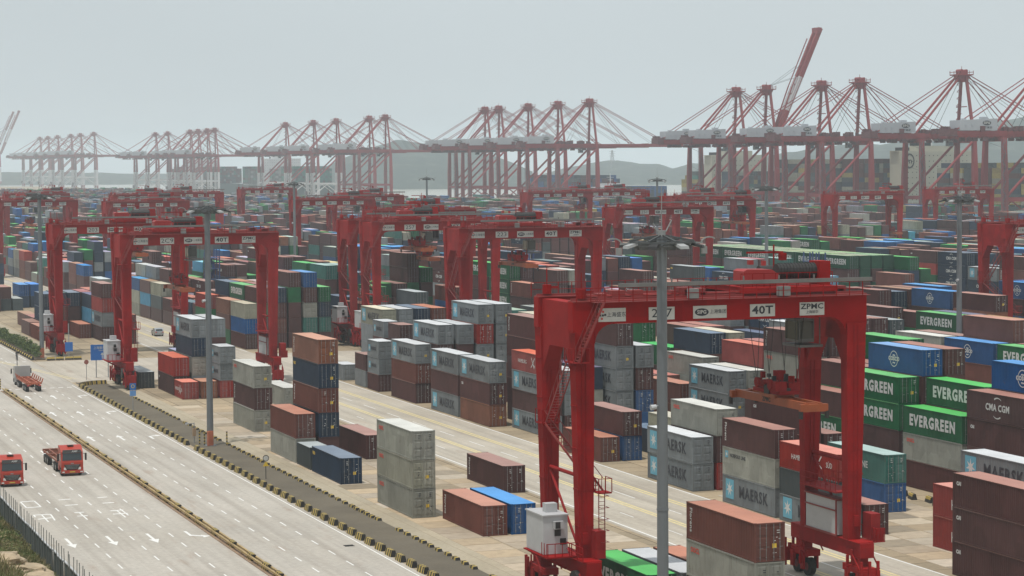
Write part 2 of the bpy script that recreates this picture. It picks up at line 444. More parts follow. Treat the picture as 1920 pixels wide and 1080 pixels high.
# ------------------------------------------------------------------ shipping containers
CODES = {  # code: (words, side colour with shade painted in, roof colour faded and sun-brightened)
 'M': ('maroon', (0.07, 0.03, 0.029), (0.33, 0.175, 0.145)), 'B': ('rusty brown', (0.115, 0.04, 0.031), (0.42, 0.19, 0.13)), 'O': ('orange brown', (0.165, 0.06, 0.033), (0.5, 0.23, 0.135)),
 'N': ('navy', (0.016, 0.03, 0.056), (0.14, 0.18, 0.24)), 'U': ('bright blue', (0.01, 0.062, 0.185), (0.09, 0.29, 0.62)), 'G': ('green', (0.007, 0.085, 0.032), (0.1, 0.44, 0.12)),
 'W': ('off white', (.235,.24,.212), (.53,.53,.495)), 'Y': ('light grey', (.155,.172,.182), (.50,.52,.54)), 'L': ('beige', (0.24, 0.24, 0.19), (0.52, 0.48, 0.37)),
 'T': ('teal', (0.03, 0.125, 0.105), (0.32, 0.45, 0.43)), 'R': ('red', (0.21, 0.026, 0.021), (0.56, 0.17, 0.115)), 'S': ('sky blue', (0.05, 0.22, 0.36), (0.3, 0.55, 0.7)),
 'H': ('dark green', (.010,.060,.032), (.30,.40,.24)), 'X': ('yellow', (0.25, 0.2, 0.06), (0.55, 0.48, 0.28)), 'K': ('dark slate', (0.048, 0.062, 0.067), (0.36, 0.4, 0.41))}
PM = {}; RM = {}
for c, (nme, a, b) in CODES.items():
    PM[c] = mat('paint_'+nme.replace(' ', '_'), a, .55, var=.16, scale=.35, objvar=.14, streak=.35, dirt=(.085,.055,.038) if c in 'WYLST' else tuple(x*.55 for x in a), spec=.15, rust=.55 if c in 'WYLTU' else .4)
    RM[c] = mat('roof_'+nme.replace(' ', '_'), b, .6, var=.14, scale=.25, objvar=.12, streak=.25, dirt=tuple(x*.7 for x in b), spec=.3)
M_frame = mat('container_frame_dark', (.05,.042,.04), .7, var=.2)
M_gal = mat('galvanised_bar', (.22,.225,.225), .6, metal=.2, var=.2)
M_lw = mat('lettering_white', (.50,.51,.50), .6, var=.12, scale=3); M_lb = mat('lettering_black', (.016,.018,.028), .6, var=.1)
M_lr = mat('lettering_red', (.55,.05,.03), .6, var=.1); M_ls = mat('emblem_sky_blue', (.10,.32,.43), .6, var=.1); M_ly = mat('lettering_yellow', (.60,.42,.05), .6, var=.15)
W_ = 2.438
def body_mesh(L, H):
    mb = MB()
    d = .045; p = .28; e = .16
    def side(x, s):                                         # trapezoid corrugation along Y
        n = int((L-2*e)/p); q = (L-2*e)/n; pts = [(x, e)]
        for i in range(n):
            y = e+i*q
            pts += [(x, y+q*.18), (x+s*d, y+q*.36), (x+s*d, y+q*.68), (x, y+q*.86)]
        pts.append((x, L-e))
        z0, z1 = .17, H-.13
        i0 = len(mb.v)
        for a, b in pts: mb.v += [(a,b,z0),(a,b,z1)]
        for i in range(len(pts)-1):
            f = (i0+2*i, i0+2*i+1, i0+2*i+3, i0+2*i+2)
            mb.f.append(f if s > 0 else f[::-1]); mb.m.append(0)
    side(.02, 1); side(W_-.02, -1)
    # far end, corrugated
    n = 8; q = (W_-.2)/n; i0 = len(mb.v); pts = [(.1, L-.02)]
    for i in range(n):
        x = .1+i*q; pts += [(x+q*.18, L-.02), (x+q*.36, L-.02-d), (x+q*.68, L-.02-d), (x+q*.86, L-.02)]
    pts.append((W_-.1, L-.02))
    for a, b in pts: mb.v += [(a,b,.17),(a,b,H-.13)]
    for i in range(len(pts)-1): mb.f.append((i0+2*i, i0+2*i+1, i0+2*i+3, i0+2*i+2)); mb.m.append(0)
    mb.box(.03, W_-.03, .06, L-.06, .12, .16)               # floor
    # frame: posts, rails
    for x0 in (0, W_-.12):
        mb.box(x0, x0+.12, 0, .16, .115, H-.12); mb.box(x0, x0+.12, L-.16, L, .115, H-.12)
    for x0, x1 in ((0,.06), (W_-.06, W_)):
        mb.box(x0, x1, .18, L-.18, .0+.03, .165); mb.box(x0, x1, .18, L-.18, H-.125, H-.03)
    for y0, y1 in ((0,.12), (L-.12, L)):
        mb.box(.18, W_-.18, y0, y1, .03, .15); mb.box(.18, W_-.18, y0, y1, H-.12, H-.02)
    mb.mi = 1                                               # corner castings
    for x0 in (-.006, W_-.172):
        for y0 in (-.006, L-.172):
            mb.box(x0, x0+.178, y0, y0+.178, 0, .115); mb.box(x0, x0+.178, y0, y0+.178, H-.12, H)
    return mb.mesh('shipping_container')
def roof_mesh(L, H):
    mb = MB(); n = int(L/.55); q = (L-.2)/n; z = H-.028
    i0 = len(mb.v)
    pts = [(.1, z)]
    for i in range(n):
        y = .1+i*q; pts += [(y+q*.2, z), (y+q*.3, z+.016), (y+q*.75, z+.016), (y+q*.85, z)]
    pts.append((L-.1, z))
    for y, zz in pts: mb.v += [(.05,y,zz),(W_-.05,y,zz)]
    for i in range(len(pts)-1): mb.f.append((i0+2*i, i0+2*i+1, i0+2*i+3, i0+2*i+2)); mb.m.append(0)
    mb.box(.0, .05, .18, L-.18, z-.02, z+.012); mb.box(W_-.05, W_, .18, L-.18, z-.02, z+.012)
    return mb.mesh('roof')
def door_mesh(H):                                           # left leaf; a shallow frame with three pressed fields
    mb = MB(); w = 1.09; z0, z1 = .16, H-.13
    mb.box(0, w, .035, .075, z0, z1)
    mb.box(0, w, .02, .035, z0, z0+.09); mb.box(0, w, .02, .035, z1-.09, z1)
    mb.box(0, .07, .02, .035, z0+.09, z1-.09); mb.box(w-.07, w, .02, .035, z0+.09, z1-.09)
    n = 3; g = (z1-z0-.18)/n
    for i in range(n):
        a = z0+.09+i*g
        mb.hexa([(.12,.035,a+.08),(w-.12,.035,a+.08),(w-.12,.035,a+g-.08),(.12,.035,a+g-.08)][0:4], [(.18,.012,a+.14),(w-.18,.012,a+.14),(w-.18,.012,a+g-.14),(.18,.012,a+g-.14)])
    return mb.mesh('door_leaf')
def gear_mesh(H):
    mb = MB()
    for x in (.30, .80):
        mb.tube((x,-.012,.10),(x,-.012,H-.08), .022, 6)
        mb.box(x-.01, x+.24, -.03, -.015, 1.0 if x < .5 else 1.1, 1.03 if x < .5 else 1.13)
        for z in (.35, H*.5, H-.4): mb.box(x-.04, x+.04, -.03, .02, z-.02, z+.02)
    return mb.mesh('locking_gear')
def mark_mesh(seed, H):                                     # small stencilled plates on the doors
    r = random.Random(seed); mb = MB()
    y = -.004
    z = H-.45
    for a in range(3):
        if r.random() < .8: mb.box(.55, .55+r.uniform(.15,.34), y, y+.006, z, z+.055)
        z -= .17
    for a in range(r.randint(2,6)):
        x = r.uniform(.14,.75); zz = r.uniform(.5, H-1.0)
        mb.box(x, x+r.uniform(.06,.15), y-.001, y+.006, zz, zz+r.choice((.04,.04,.06,.12)))
    return mb.mesh('door_marking')
SZ = {'40': (12.192, 2.896), '20': (6.058, 2.591), '4s': (12.192, 2.591)}
MESH = {k: dict(body=body_mesh(*v), roof=roof_mesh(*v), door=door_mesh(v[1]), gear=gear_mesh(v[1]), mk=[mark_mesh(i, v[1]) for i in range(5)]) for k, v in SZ.items()}
for k, v in SZ.items():
    for q in ('body','roof','door'): fixn(MESH[k][q])
DIM = {}
def with_mats(me, *ms):
    key = (me.name, tuple(m.name for m in ms))
    if key not in DIM:
        c = me.copy(); c.materials.clear()
        for m in ms: c.materials.append(m)
        DIM[key] = c
    return DIM[key]
body_idx = {}
for k in SZ:                                                # castings use slot 1 (8 boxes = last 48 faces)
    me = MESH[k]['body']; n = len(me.polygons)
    for i in range(n-48, n): me.polygons[i].material_index = 1
def star_mesh():
    mb = MB(); mb.box(-.95, .95, -1.0, 1.0, -.004, .002); mb.mi = 1; n = 7
    pts = []
    for i in range(2*n):
        r = .82 if i % 2 == 0 else .30; a = pi/2 + pi*i/n
        pts.append((r*math.cos(a), r*math.sin(a)))
    for i in range(2*n):
        j = (i+1) % (2*n); mb.poly([(0,0,.006), (*pts[i],.006), (*pts[j],.006)])
    me = mb.mesh('emblem'); me.materials.append(M_ls); me.materials.append(M_lw)
    me.polygons.foreach_set('material_index', mb.m); return me
def ring_mesh(r, w, n=24, m=None, sy=1.0, sq=0):
    mb = MB(); m = m or M_lw
    for i in range(n):
        a, b = 2*pi*i/n, 2*pi*(i+1)/n
        mb.poly([(r*math.cos(a), sy*r*math.sin(a), .004), (r*math.cos(b), sy*r*math.sin(b), .004), ((r-w)*math.cos(b), sy*(r-w)*math.sin(b), .004), ((r-w)*math.cos(a), sy*(r-w)*math.sin(a), .004)])
    me = mb.mesh('emblem'); me.materials.append(m); return me
def arc_mesh():
    mb = MB()
    for s in (1, -1):
        for i in range(8):
            a, b = [pi*(.28+.05*(i+q)) + (pi if s < 0 else 0) for q in (0, 1)]
            w = .05+.012*i
            mb.poly([(1.0*math.cos(a), .95*math.sin(a), .004), (1.0*math.cos(b), .95*math.sin(b), .004), ((1-w)*math.cos(b), (.95-w)*math.sin(b), .004), ((1-w)*math.cos(a), (.95-w)*math.sin(a), .004)])
    me = mb.mesh('emblem'); me.materials.append(M_lw); return me
def cross_mesh():
    mb = MB()
    for a in ((-.6,.75,.5,-.7),(-.75,-.6,.2,.1),(-.1,-.05,.75,-.45),(.05,.1,.7,.75)):
        mb.poly([(x, y, .004) for x, y in stroke(*a, .16)])
    me = mb.mesh('emblem'); me.materials.append(M_lw); return me
STAR, RING, ARC, HX = star_mesh(), ring_mesh(.95, .10), arc_mesh(), cross_mesh()
RINGB = ring_mesh(.8, .07, m=M_gal)
LOGOW = {'mk': 'with black lettering', 'ev': 'with big white lettering', 'oo': 'with small red lettering', 'cm': 'with white lettering and arcs', 'co': 'with round white emblem',
         'hs': 'with white lettering and cross', 'ca': 'with upright white script', 'nl': 'with small black lettering', 'sf': 'with pale lettering', 'ha': 'with tall white lettering', 'gr': 'with round grey emblem', 'yl': 'with small yellow lettering', 'cw': 'with short white lettering'}
def add_logo(t, code, L, H):
    def em(me, y, z, s=1.0):
        o = ob('emblem', me, t, (-.004, y, z)); o.rotation_euler = ROT_SIDE; o.scale = (s, s, 1)
    T = lambda s, size, y, z, m=M_lw, bold=0., sx=1.: put_text(s, size, (-.004, y, z), ROT_SIDE, m, t, bold, sx)
    sh = L < 7
    c = H/2+.02
    if code == 'mk':
        if sh: em(STAR, L-1.2, c, .5); T('MAERSK', .75, L*.42, c, M_lb, .012, 1.0)
        else: em(STAR, L-1.75, c+.05, 1.0); T('MAERSK', 1.66, L*.41, c-.03, M_lb, .036, 1.0)
    elif code == 'ev': T('EVERGREEN', 1.62, L*.5, c-.02, M_lw, .075, .93 if not sh else .5)
    elif code == 'oo': T('OOCL', .55, L-1.6, H-.75, M_lr, .02)
    elif code == 'cm': T('CMA CGM', .95, L*.52, c, M_lw, .03, .95); em(ARC, L*.52, c, 1.15)
    elif code == 'co': em(RING, L*.52, c, .95); T('COSCO', .62, L*.52, c, M_lw, .03, 1.05); T('~', .9, L*.52, c+.42, M_lw, .03); T('~', .9, L*.52, c-.42, M_lw, .03)
    elif code == 'hs': T('HAMBURG', .72, L*.66, c, M_lw, .0, .95); em(HX, L*.33, c, .95); T('SÜD', .72, L*.15, c, M_lw, 0, .9)
    elif code == 'ha': T('HAMBURG', 1.35, L*.5, c-.2, M_lw, .0, .9)
    elif code == 'ca':
        put_text('Florens', .62, (-.004, L-.85, c+.1), matrix_vert_side(), M_lw, t, .01)
    elif code == 'nl': em(STAR, L-1.0, H-.75, .35); T('NORFOLK LINE', .52, L-3.6, H-.8, M_lb, .01)
    elif code == 'sf': T('SAFMARINE', .95, L*.5, c, M_lw, .02)
    elif code == 'gr': em(RINGB, L*.55, c, .9)
    elif code == 'yl': T('P&O', .5, L-.9, H-.7, M_ly, .02)
    elif code == 'cw': T('CAI', .42, L-1.0, H-.85, M_lw, .03)
YELL = mat('warning_yellow', (.62,.42,.03), .6)
plate_mb = MB().box(.12, .45, -.008, -.002, 1.0, 1.35); PLATE = plate_mb.mesh('warning_plate'); PLATE.materials.append(YELL)
MARKM = {k: [with_mats(m, M_lw) for m in v['mk']] for k, v in MESH.items()}
def make_container(x, y, z, size, col, logo, label, detail=2, seed=0):
    L, H = SZ[size]; M = MESH[size]
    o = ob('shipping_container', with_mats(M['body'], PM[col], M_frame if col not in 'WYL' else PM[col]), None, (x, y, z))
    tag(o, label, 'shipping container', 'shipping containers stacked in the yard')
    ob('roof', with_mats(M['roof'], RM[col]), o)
    r = random.Random(seed)
    for s in (0, 1):
        d = ob('door_leaf', with_mats(M['door'], PM[col]), o, (.12 + 1.108*s, 0, 0))
        if detail > 0: ob('locking_gear', with_mats(M['gear'], M_gal if col not in 'WYL' else PM[col]), d)
        if detail > 1 and (s == 1 or r.random() < .6): ob('door_marking', MARKM[size][r.randrange(5)] if col not in 'WYL' else with_mats(M['mk'][r.randrange(5)], M_lb), d)
    if detail > 1 and r.random() < .35: ob('warning_plate', PLATE, o, (1.3, 0, 0))
    if logo: add_logo(o, logo, L, H)
    return o

# ---- what stands where. Y index n: near face at 204.3 + 6.57 n. Stacks bottom -> top; 'Mca' = colour M, lettering ca; trailing ' = 20 foot, trailing , = low 40 foot
NY = lambda n: 204.3 + 6.57*n
BX = {'A': 67.5, 'B': 100.8, 'C': 123.8, 'D': 157.7, 'E': 181.5, 'F': 214.6, 'G': 238.2}
MAN = {
 'A': {(2,-8): 'M Woo Bca', (1,-6): 'Gev', (2,-6): 'Y', (3,-6): 'B', (1,0): 'Bca', (2,0): 'U', (0,2): 'Woo Loo Woo', (5,4): 'Mca', (0,6): 'Nyl', (0,8): "K'",
       (0,9): 'Wgr B', (1,9): 'M Nyl Bca Nyl Oca', (3,9): 'M', (1,14): 'W Mca Woo', (4.9,18.3): 'Wgr', (1,22): 'Mcw R', (2,22): "Y W N Ymk", (3,22): 'M N M Y',
       (1,21): "Rhs'", (2,21): "O'", (3,21): "R' Ymk' Ymk'", (0,24): 'K,', (4.6,28.6): 'K', 
       (1,46.6): 'B', (1,44.7): 'M', (1,42.5): 'M N N', (0,42.5): 'M', (3,40.9): 'B', (3,42.9): 'M M N', (2,42.9): 'M B N', (4,39.3): 'M Ymk R M', (4,41.2): 'M S N', (5,42.2): 'M B Y W', (5,40.1): 'B M N', (5,38.0): 'M B', (4,43.2): 'B M M',
       (5,44.3): 'M B B', (4,57.5): 'N U', (5,57.5): 'N U', (3,56): 'K', (2,56): 'K M', (1,55.6): 'M M', (5,46.4): 'B M', (0,40.4): 'B'},
 'B': {(0,-7): 'Mcw Mcw Mcw', (1,-7): 'M M', (2,-5): 'Rha Rha', (3,-5): 'M Y Ymk', (0,0): 'Ymk Wnl Mca', (0,-2): 'Ymk, K, Rhs,', (4,-.2): 'U Tsf', 
       (1,-2): 'M', (0,3): 'Ymk Ymk', (1,3): 'R M Woo', (2,3): 'B', (2,5): 'M L', (4,2.6): 'M M Mcw', (5,2.6): 'M M', (1,7): 'U M', (0,7): 'B', (3,7): 'N', 
       (4,10.5): 'Y Ymk Ymk Ymk M', (5,10.5): 'U U M Y', (1,11): 'Ymk, M, Ymk, Rhs,', (2,11): 'M, Y Y', (3,11): 'Y W N',
       (2,12.5): 'M M Mca M Mca', (3,13): 'M M N M L', (4,13.1): 'M M N M B', (0,13): 'O Mcw Ymk', (0,15): 'Ymk M Ymk', (1,15.3): 'M B', (0,18): 'M B Ymk', (1,17.7): 'M Y M Ymk', (2,17.6): 'Y M M Y', (3,17.5): 'M R Y R Ymk', (4,17.5): 'M B Y Y Y', (5,17.5): 'N M M',
       (0,20.9): "M' Ymk' Ymk'", (1,20.6): "U' M' Y' M'", (0,22): "Ymk' M'", (1,21.9): "M' Y' M' Ymk'", (0,24): "Y'", (2,23.5): 'M Y Y Lmk', (3,23.5): 'Y M Y Y', (4,23.5): 'M B N N', (5,23.5): 'M M N B',
       (0,34.5): 'M U L', (1,34.5): 'N M G M', (2,34.5): 'M B M N', (3,34.5): 'M M M G M', (4,34.3): 'M T W M U', (5,34.4): 'M T N G', (0,36.5): 'G B O', (1,36.5): 'B M N Gev', (0,39.5): 'Gev Gev R', (1,38.5): 'M B M N', (2,36.5): 'M B B M', (2,38.6): 'M M M B',
       (0,46.9): 'M K L', (0,48.9): 'M S M', (0,50.9): 'L L U', (1,50): 'M M M Y', (1,52): 'B M M W', (0,44.8): 'M M', (1,47.5): 'M B M M', (2,53): 'M B M M M', (0,53): 'B U M', (0,55): 'B N', (0,62.9): 'B M U', (0,64.9): 'M B B', (0,76): 'W'},
 'C': {(0,2.5): 'Gev M Gev Gev', (1,2.5): 'M M M M Uco', (2,2.5): 'M G M M M', (3,4.6): 'M M B N G', (0,.5): 'M Woo Gev', (1,.5): 'M N M Gev', (2,.5): 'M M B', (0,-1.5): 'M M Mcw Mcm', (1,-1.5): 'M M M M Uco', (2,-1.5): 'M B M B',
       (0,4.5): 'M Gev M', (1,4.5): 'M Gev Gev M', (2,4.5): 'M M Y M', (1,6.6): 'M Woo Woo Woo Mca', (2,6.6): 'M B N M M', (0,6.5): 'M Mca', (0,9.1): 'Ymk Ymk Ymk', (1,9.1): 'M Y W', (2,9.4): 'M N M R', (3,9.4): 'N M B M', (0,11.4): 'B B', (2,12.2): 'N Woo Woo', (3,12.8): 'M M B N', (4,12.8): 'G L M L', (1,13.2): 'M B',
       (4,14.6): 'M U Ncm M', (3,14.8): 'M M G', (2,16.3): 'G G G', (3,16.5): 'G G G G', (0,13.4): 'M M', (1,16): 'M G', (5,14.7): 'M M M M', (0,30.5): 'M M Ymk', (1,30.5): 'M N N K', (5,32.3): 'M N Uco B', (4,35.5): 'N M M G M M', (3,35.3): 'K M M M', (2,35.5): 'M M M G', (5,35.5): 'M N G M G', (0,38.5): 'Gev M M M T', (1,38.5): 'M M M M T', (1,45.5): 'M M M M M', (2,45.5): 'B M M X M'},
 'D': {(0,10): 'M M M W', (0,8): 'M M B Uco', (0,6): 'M M N Gev', (1,10): 'M M M M', (1,8): 'M B M M B', (0,12): 'M M M', (0,4): 'M M N Mca', (0,2): 'M N Uco Mcm', (1,6): 'M M M M',
       (0,36): 'M M Gev Gev Gev', (1,36): 'N M M M M', (0,31.9): 'M M M M M', (1,31.9): 'M M B M W', (0,38): 'M M M M Gev'},
 'G': {(c_, n_): s_ for n_ in (36.9,38.9,40.9,42.9,44.9,46.9) for c_, s_ in ((0,'M H Hev M Hev'), (1,'M G M H H'), (2,'M G H M H'), (3,'G M H H H'))},
 'F': {(4,49.8): 'M M Gev Gev', (3,49.8): 'M M', (5,47.8): 'M M M', (5,49.8): 'M M M M M', (5,45.8): 'M N'},
 'E': {(0,15.5): 'M M M Gev', (0,13.5): 'M M N Mca', (1,15.5): 'M M N N', (1,13.5): 'M M M B', (0,18.6): 'M M M M', (0,20.6): 'M M W', (0,11.5): 'M M M Mca', (0,22.6): 'M M U', (0,24.6): 'M W W M', (0,9.5): 'M M Woo'},
}
PAL = 'M'*44 + 'B'*11 + 'N'*17 + 'U'*7 + 'Y'*8 + 'W'*5 + 'G'*8 + 'T'*4 + 'L'*2 + 'O'*2 + 'R'*3 + 'X'*1 + 'S'*1 + 'K'*4
LG = {'M': ['ca','cw','','','cm',''], 'B': ['ca','cw','',''], 'N': ['cm','cm','','yl'], 'U': ['co','','co'], 'Y': ['mk','mk',''], 'W': ['oo','','gr'], 'G': ['ev','ev','ev',''], 'H': ['ev',''], 'T': ['sf','',''], 'L': ['oo',''], 'O': ['ca',''], 'R': ['hs',''], 'X': [''], 'S': [''], 'K': ['','yl']}
stacks = []          # (x, y, L-size list, codes, blockname, col, n)
def parse(tok):
    size = '40'
    if tok.endswith("'"): size = '20'; tok = tok[:-1]
    elif tok.endswith(','): size = '4s'; tok = tok[:-1]
    return tok[0], tok[1:], size
occ = {}
for b, d in MAN.items():
    for (c, n), s in d.items():
        items = [parse(q) for q in s.split()]
        x = BX[b] + 2.86*c; y = NY(n)
        stacks.append((x, y, items, b, c, n))
        L = SZ[items[0][2]][0]
        occ.setdefault((b, round(c)), []).append((y-.2, y+L+.2))
BN = 'ABCDEFGHIJKLMNOPQR'
rr = random.Random(21)
NMIN = {'A': 58, 'B': 25.5, 'C': -3.4, 'D': -2}
for bi, (x0, leg) in enumerate(BLK):
    b = BN[bi]
    if b in BX: x0 = BX[b]
    hb = rr.choice((3.8, 4.1, 4.4)) if bi > 2 else 3.4
    for bay in range(-4, 250):
        y = NY(2*bay + (.5 if b == 'C' else 0)) 
        if y + 13 > 2300 or (y > 1470 and x0 > 400): break
        if any(a-3 < y+13 and y < bb+2 for a, bb in CROSS): continue
        if b in NMIN and (y-204.3)/6.57 < NMIN[b]: continue
        if bi > 3 and y < x0/.62 - 40: continue
        if y > 230 and x0 + 18 < .126*y - 8: continue
        h0 = max(1.2, min(5.2, hb + rr.gauss(0, 1.25)))
        lowrow = rr.random() < .06
        bayc = rr.choice('MMNGBUY') if rr.random() < .30 else None
        for c in range(6):
            hh = int(round(max(0, min(6 if b == 'C' else 5, h0 + rr.gauss(0, .5)))))
            if b == 'A': hh = min(hh, 4)
            if b == 'B': hh = min(hh, 4 if c < 3 else 5)
            if b == 'B' and c == 0: hh = min(hh, 3)
            if b == 'C' and y < 330: hh = min(hh, 2 + (c > 2))
            if b == 'D' and y < 330: hh = min(hh, 4)
            if lowrow: hh = min(hh, 2)
            if hh == 0: continue
            if any(a < y+12.3 and y < e for a, e in occ.get((b, c), [])): continue
            items = []
            for l in range(hh):
                cc = bayc if (bayc and rr.random() < .6) else rr.choice(PAL)
                items.append((cc, rr.choice(LG[cc]), '40' if rr.random() < .72 else '4s'))
            stacks.append((x0 + 2.86*c, y, items, b, c, 2*bay))
# a few ranges of green containers with pale roofs deep in the yard
allc = []
for si, (x, y, items, b, c, n) in enumerate(stacks):
    z = .03
    for l, (cc, lg, size) in enumerate(items):
        L, H = SZ[size]
        jx, jy = rr.uniform(-.03,.03), rr.uniform(-.05,.05)
        allc.append(dict(x=x+jx, y=y+jy, z=z, L=L, H=H, size=size, col=cc, logo=lg, lev=l, top=l == len(items)-1, h=len(items), b=b, c=c, n=n, si=si, below=items[l-1][0] if l else None, above=items[l+1][0] if l+1 < len(items) else None))
        z += H
# ---- which containers show largest in the photograph: painter's pass into a small id buffer
BW, BH = 960, 540
idb = np.full((BH, BW), -1, np.int32)
A_ = np.array
cf, cr_, cu_ = A_(CF[:]), A_(CR[:]), A_(CU[:]); cp = A_(CAM_P)
def prj(P):
    d = P - cp; z = d @ cf
    return np.stack([BW/2 + 4336.54/1920*BW*(d @ cr_)/z, BH/2 - 4336.54/1920*BW*(d @ cu_)/z], -1)
order = sorted(range(len(allc)), key=lambda i: (allc[i]['x']+1.2)*.338 + (allc[i]['y']+allc[i]['L']/2)*.94)
area = np.zeros(len(allc), int)
for i in order:
    q = allc[i]
    if q['y'] > 1500: break
    x0, y0, z0, L, H = q['x'], q['y'], q['z'], q['L'], q['H']
    x1, y1, z1 = x0+W_, y0+L, z0+H
    P = prj(A_([(x0,y0,z0),(x1,y0,z0),(x1,y1,z0),(x0,y1,z0),(x0,y0,z1),(x1,y0,z1),(x1,y1,z1),(x0,y1,z1)]))
    mn, mx = np.floor(P.min(0)).astype(int), np.ceil(P.max(0)).astype(int)+1
    mn = np.maximum(mn, 0); mx = np.minimum(mx, (BW, BH))
    if mn[0] >= mx[0] or mn[1] >= mx[1]: continue
    gx, gy = np.meshgrid(np.arange(mn[0], mx[0])+.5, np.arange(mn[1], mx[1])+.5)
    inside = np.zeros(gx.shape, bool)
    for f in ((0,3,7,4),(0,1,5,4),(4,5,6,7)):
        pos = np.ones(gx.shape, bool); neg = pos.copy()
        for a in range(4):
            p, r_ = P[f[a]], P[f[(a+1) % 4]]
            cr0 = (r_[0]-p[0])*(gy-p[1]) - (r_[1]-p[1])*(gx-p[0])
            pos &= cr0 >= 0; neg &= cr0 <= 0
        inside |= pos | neg
    sub = idb[mn[1]:mx[1], mn[0]:mx[0]]
    m_ = inside & (sub < 0)
    area[i] = int(m_.sum()); sub[m_] = i
best = list(np.argsort(-area)[:300])
ind = set(int(i) for i in best if area[i] > 0)
LEV = {1: ['alone on the ground'], 2: ['bottom of two', 'top of two'], 3: ['bottom of three', 'middle of three', 'top of three'], 4: ['bottom of four', 'second up of four', 'third up of four', 'top of four'],
       5: ['bottom of five', 'second up of five', 'middle of five', 'fourth up of five', 'top of five'], 6: ['bottom of six', 'second up of six', 'third up of six', 'fourth up of six', 'fifth up of six', 'top of six']}
ORD = ['first','second','third','fourth','fifth','sixth','seventh','eighth','ninth','tenth','eleventh','twelfth','thirteenth','fourteenth','fifteenth','sixteenth','seventeenth','eighteenth','nineteenth','twentieth']
def ordw(k):
    return ORD[k] if k < 20 else (['','','twenty','thirty','forty','fifty','sixty','seventy','eighty','ninety'][(k+1)//10] + ('-' + ORD[(k+1) % 10 - 1] if (k+1) % 10 else 'th')).replace('twentyth','twentieth').replace('thirtyth','thirtieth').replace('fortyth','fortieth')
# stacks that contain an individual, counted from the nearest, row by row
rows = {}
for i in ind: rows.setdefault((allc[i]['b'], round(allc[i]['c'])), set()).add((allc[i]['y'] // 1.0 if 0 else stacks[allc[i]['si']][1], allc[i]['si']))
rank = {}
for k_, s in rows.items():
    for j, (yy, si) in enumerate(sorted(s)): rank[si] = j
def clabel(q, k_):
    w1 = CODES[q['col']][0]
    sz = ' short' if q['size'] == '20' else ''
    if q['h'] == 1: lv = 'alone on the paving'
    else: lv = LEV[q['h']][q['lev']]
    lg = (' ' + LOGOW[q['logo']]) if q['logo'] else ''
    pos = '%s row of %s block, %s stack back' % (ordw(round(q['c'])), ordw(BN.index(q['b'])), ordw(rank[q['si']]))
    s = '%s%s container, %s, %s' % (w1, sz, lv, pos)
    # take in the lettering only when the words still fit
    s2 = '%s%s container%s, %s, %s' % (w1, sz, lg, lv, pos)
    n_ = lambda a: len(a.replace(',', ' ').replace('-', ' ').split())
    return s2 if n_(s2) <= 16 else (s if n_(s) <= 16 else s.replace(' short', ''))
seen_l = {}
for k_, i in enumerate(sorted(ind)):
    q = allc[i]
    lab = clabel(q, k_)
    make_container(q['x'], q['y'], q['z'], q['size'], q['col'], q['logo'], lab, 2 if q['y'] < 330 else 1, i)
# ---- the rest of the yard: one mass, plain boxes, colour per face
codes = list(CODES); ci = {c: k for k, c in enumerate(codes)}
V, Fc, Cc = [], [], []
def quick_box(x0,x1,y0,y1,z0,z1, cs, ct):
    i = len(V)
    V.extend([(x0,y0,z0),(x1,y0,z0),(x1,y1,z0),(x0,y1,z0),(x0,y0,z1),(x1,y0,z1),(x1,y1,z1),(x0,y1,z1)])
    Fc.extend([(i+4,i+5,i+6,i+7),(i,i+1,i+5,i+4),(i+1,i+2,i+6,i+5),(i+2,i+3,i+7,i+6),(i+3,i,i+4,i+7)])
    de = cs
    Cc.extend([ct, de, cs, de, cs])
vr = random.Random(5)
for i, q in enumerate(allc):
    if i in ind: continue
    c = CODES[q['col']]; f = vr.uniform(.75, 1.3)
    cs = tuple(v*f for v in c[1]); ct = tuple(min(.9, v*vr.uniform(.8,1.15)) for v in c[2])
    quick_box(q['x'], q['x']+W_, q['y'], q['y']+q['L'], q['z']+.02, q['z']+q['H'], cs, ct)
me = bpy.data.meshes.new('distant_containers')
me.from_pydata(V, [], Fc)
at = me.color_attributes.new('paint', 'FLOAT_COLOR', 'CORNER')
arr = np.ones((len(Fc), 5-1, 4), np.float32); arr[:, :, :3] = A_(Cc, dtype=np.float32)[:, None, :]
at.data.foreach_set('color', arr.ravel())
def attr_mat():
    m = bpy.data.materials.new('container_paints'); m.use_nodes = True; t = m.node_tree; b = t.nodes['Principled BSDF']
    b.inputs['Roughness'].default_value = .6; b.inputs['Specular IOR Level'].default_value = .3
    a = nd(t, 'ShaderNodeVertexColor'); a.layer_name = 'paint'
    tc = nd(t, 'ShaderNodeTexCoord'); n = nd(t, 'ShaderNodeTexNoise'); n.inputs['Scale'].default_value = .8; n.inputs['Detail'].default_value = 5; lk(t, tc.outputs['Object'], n.inputs['Vector'])
    r = nd(t, 'ShaderNodeMapRange'); r.inputs[1].default_value = .3; r.inputs[2].default_value = .7; r.inputs[3].default_value = .82; r.inputs[4].default_value = 1.15; lk(t, n.outputs[0], r.inputs[0])
    h = nd(t, 'ShaderNodeHueSaturation'); lk(t, a.outputs[0], h.inputs['Color']); lk(t, r.outputs[0], h.inputs['Value'])
    lk(t, h.outputs[0], b.inputs['Base Color'])
    wv = nd(t, 'ShaderNodeTexWave'); wv.bands_direction = 'Y'; wv.inputs['Scale'].default_value = 1.12*pi/1.0/ (2*pi) * 2 ; lk(t, tc.outputs['Object'], wv.inputs['Vector'])
    bp = nd(t, 'ShaderNodeBump'); bp.inputs['Strength'].default_value = .25; bp.inputs['Distance'].default_value = .03; lk(t, wv.outputs[0], bp.inputs['Height']); lk(t, bp.outputs[0], b.inputs['Normal'])
    return m
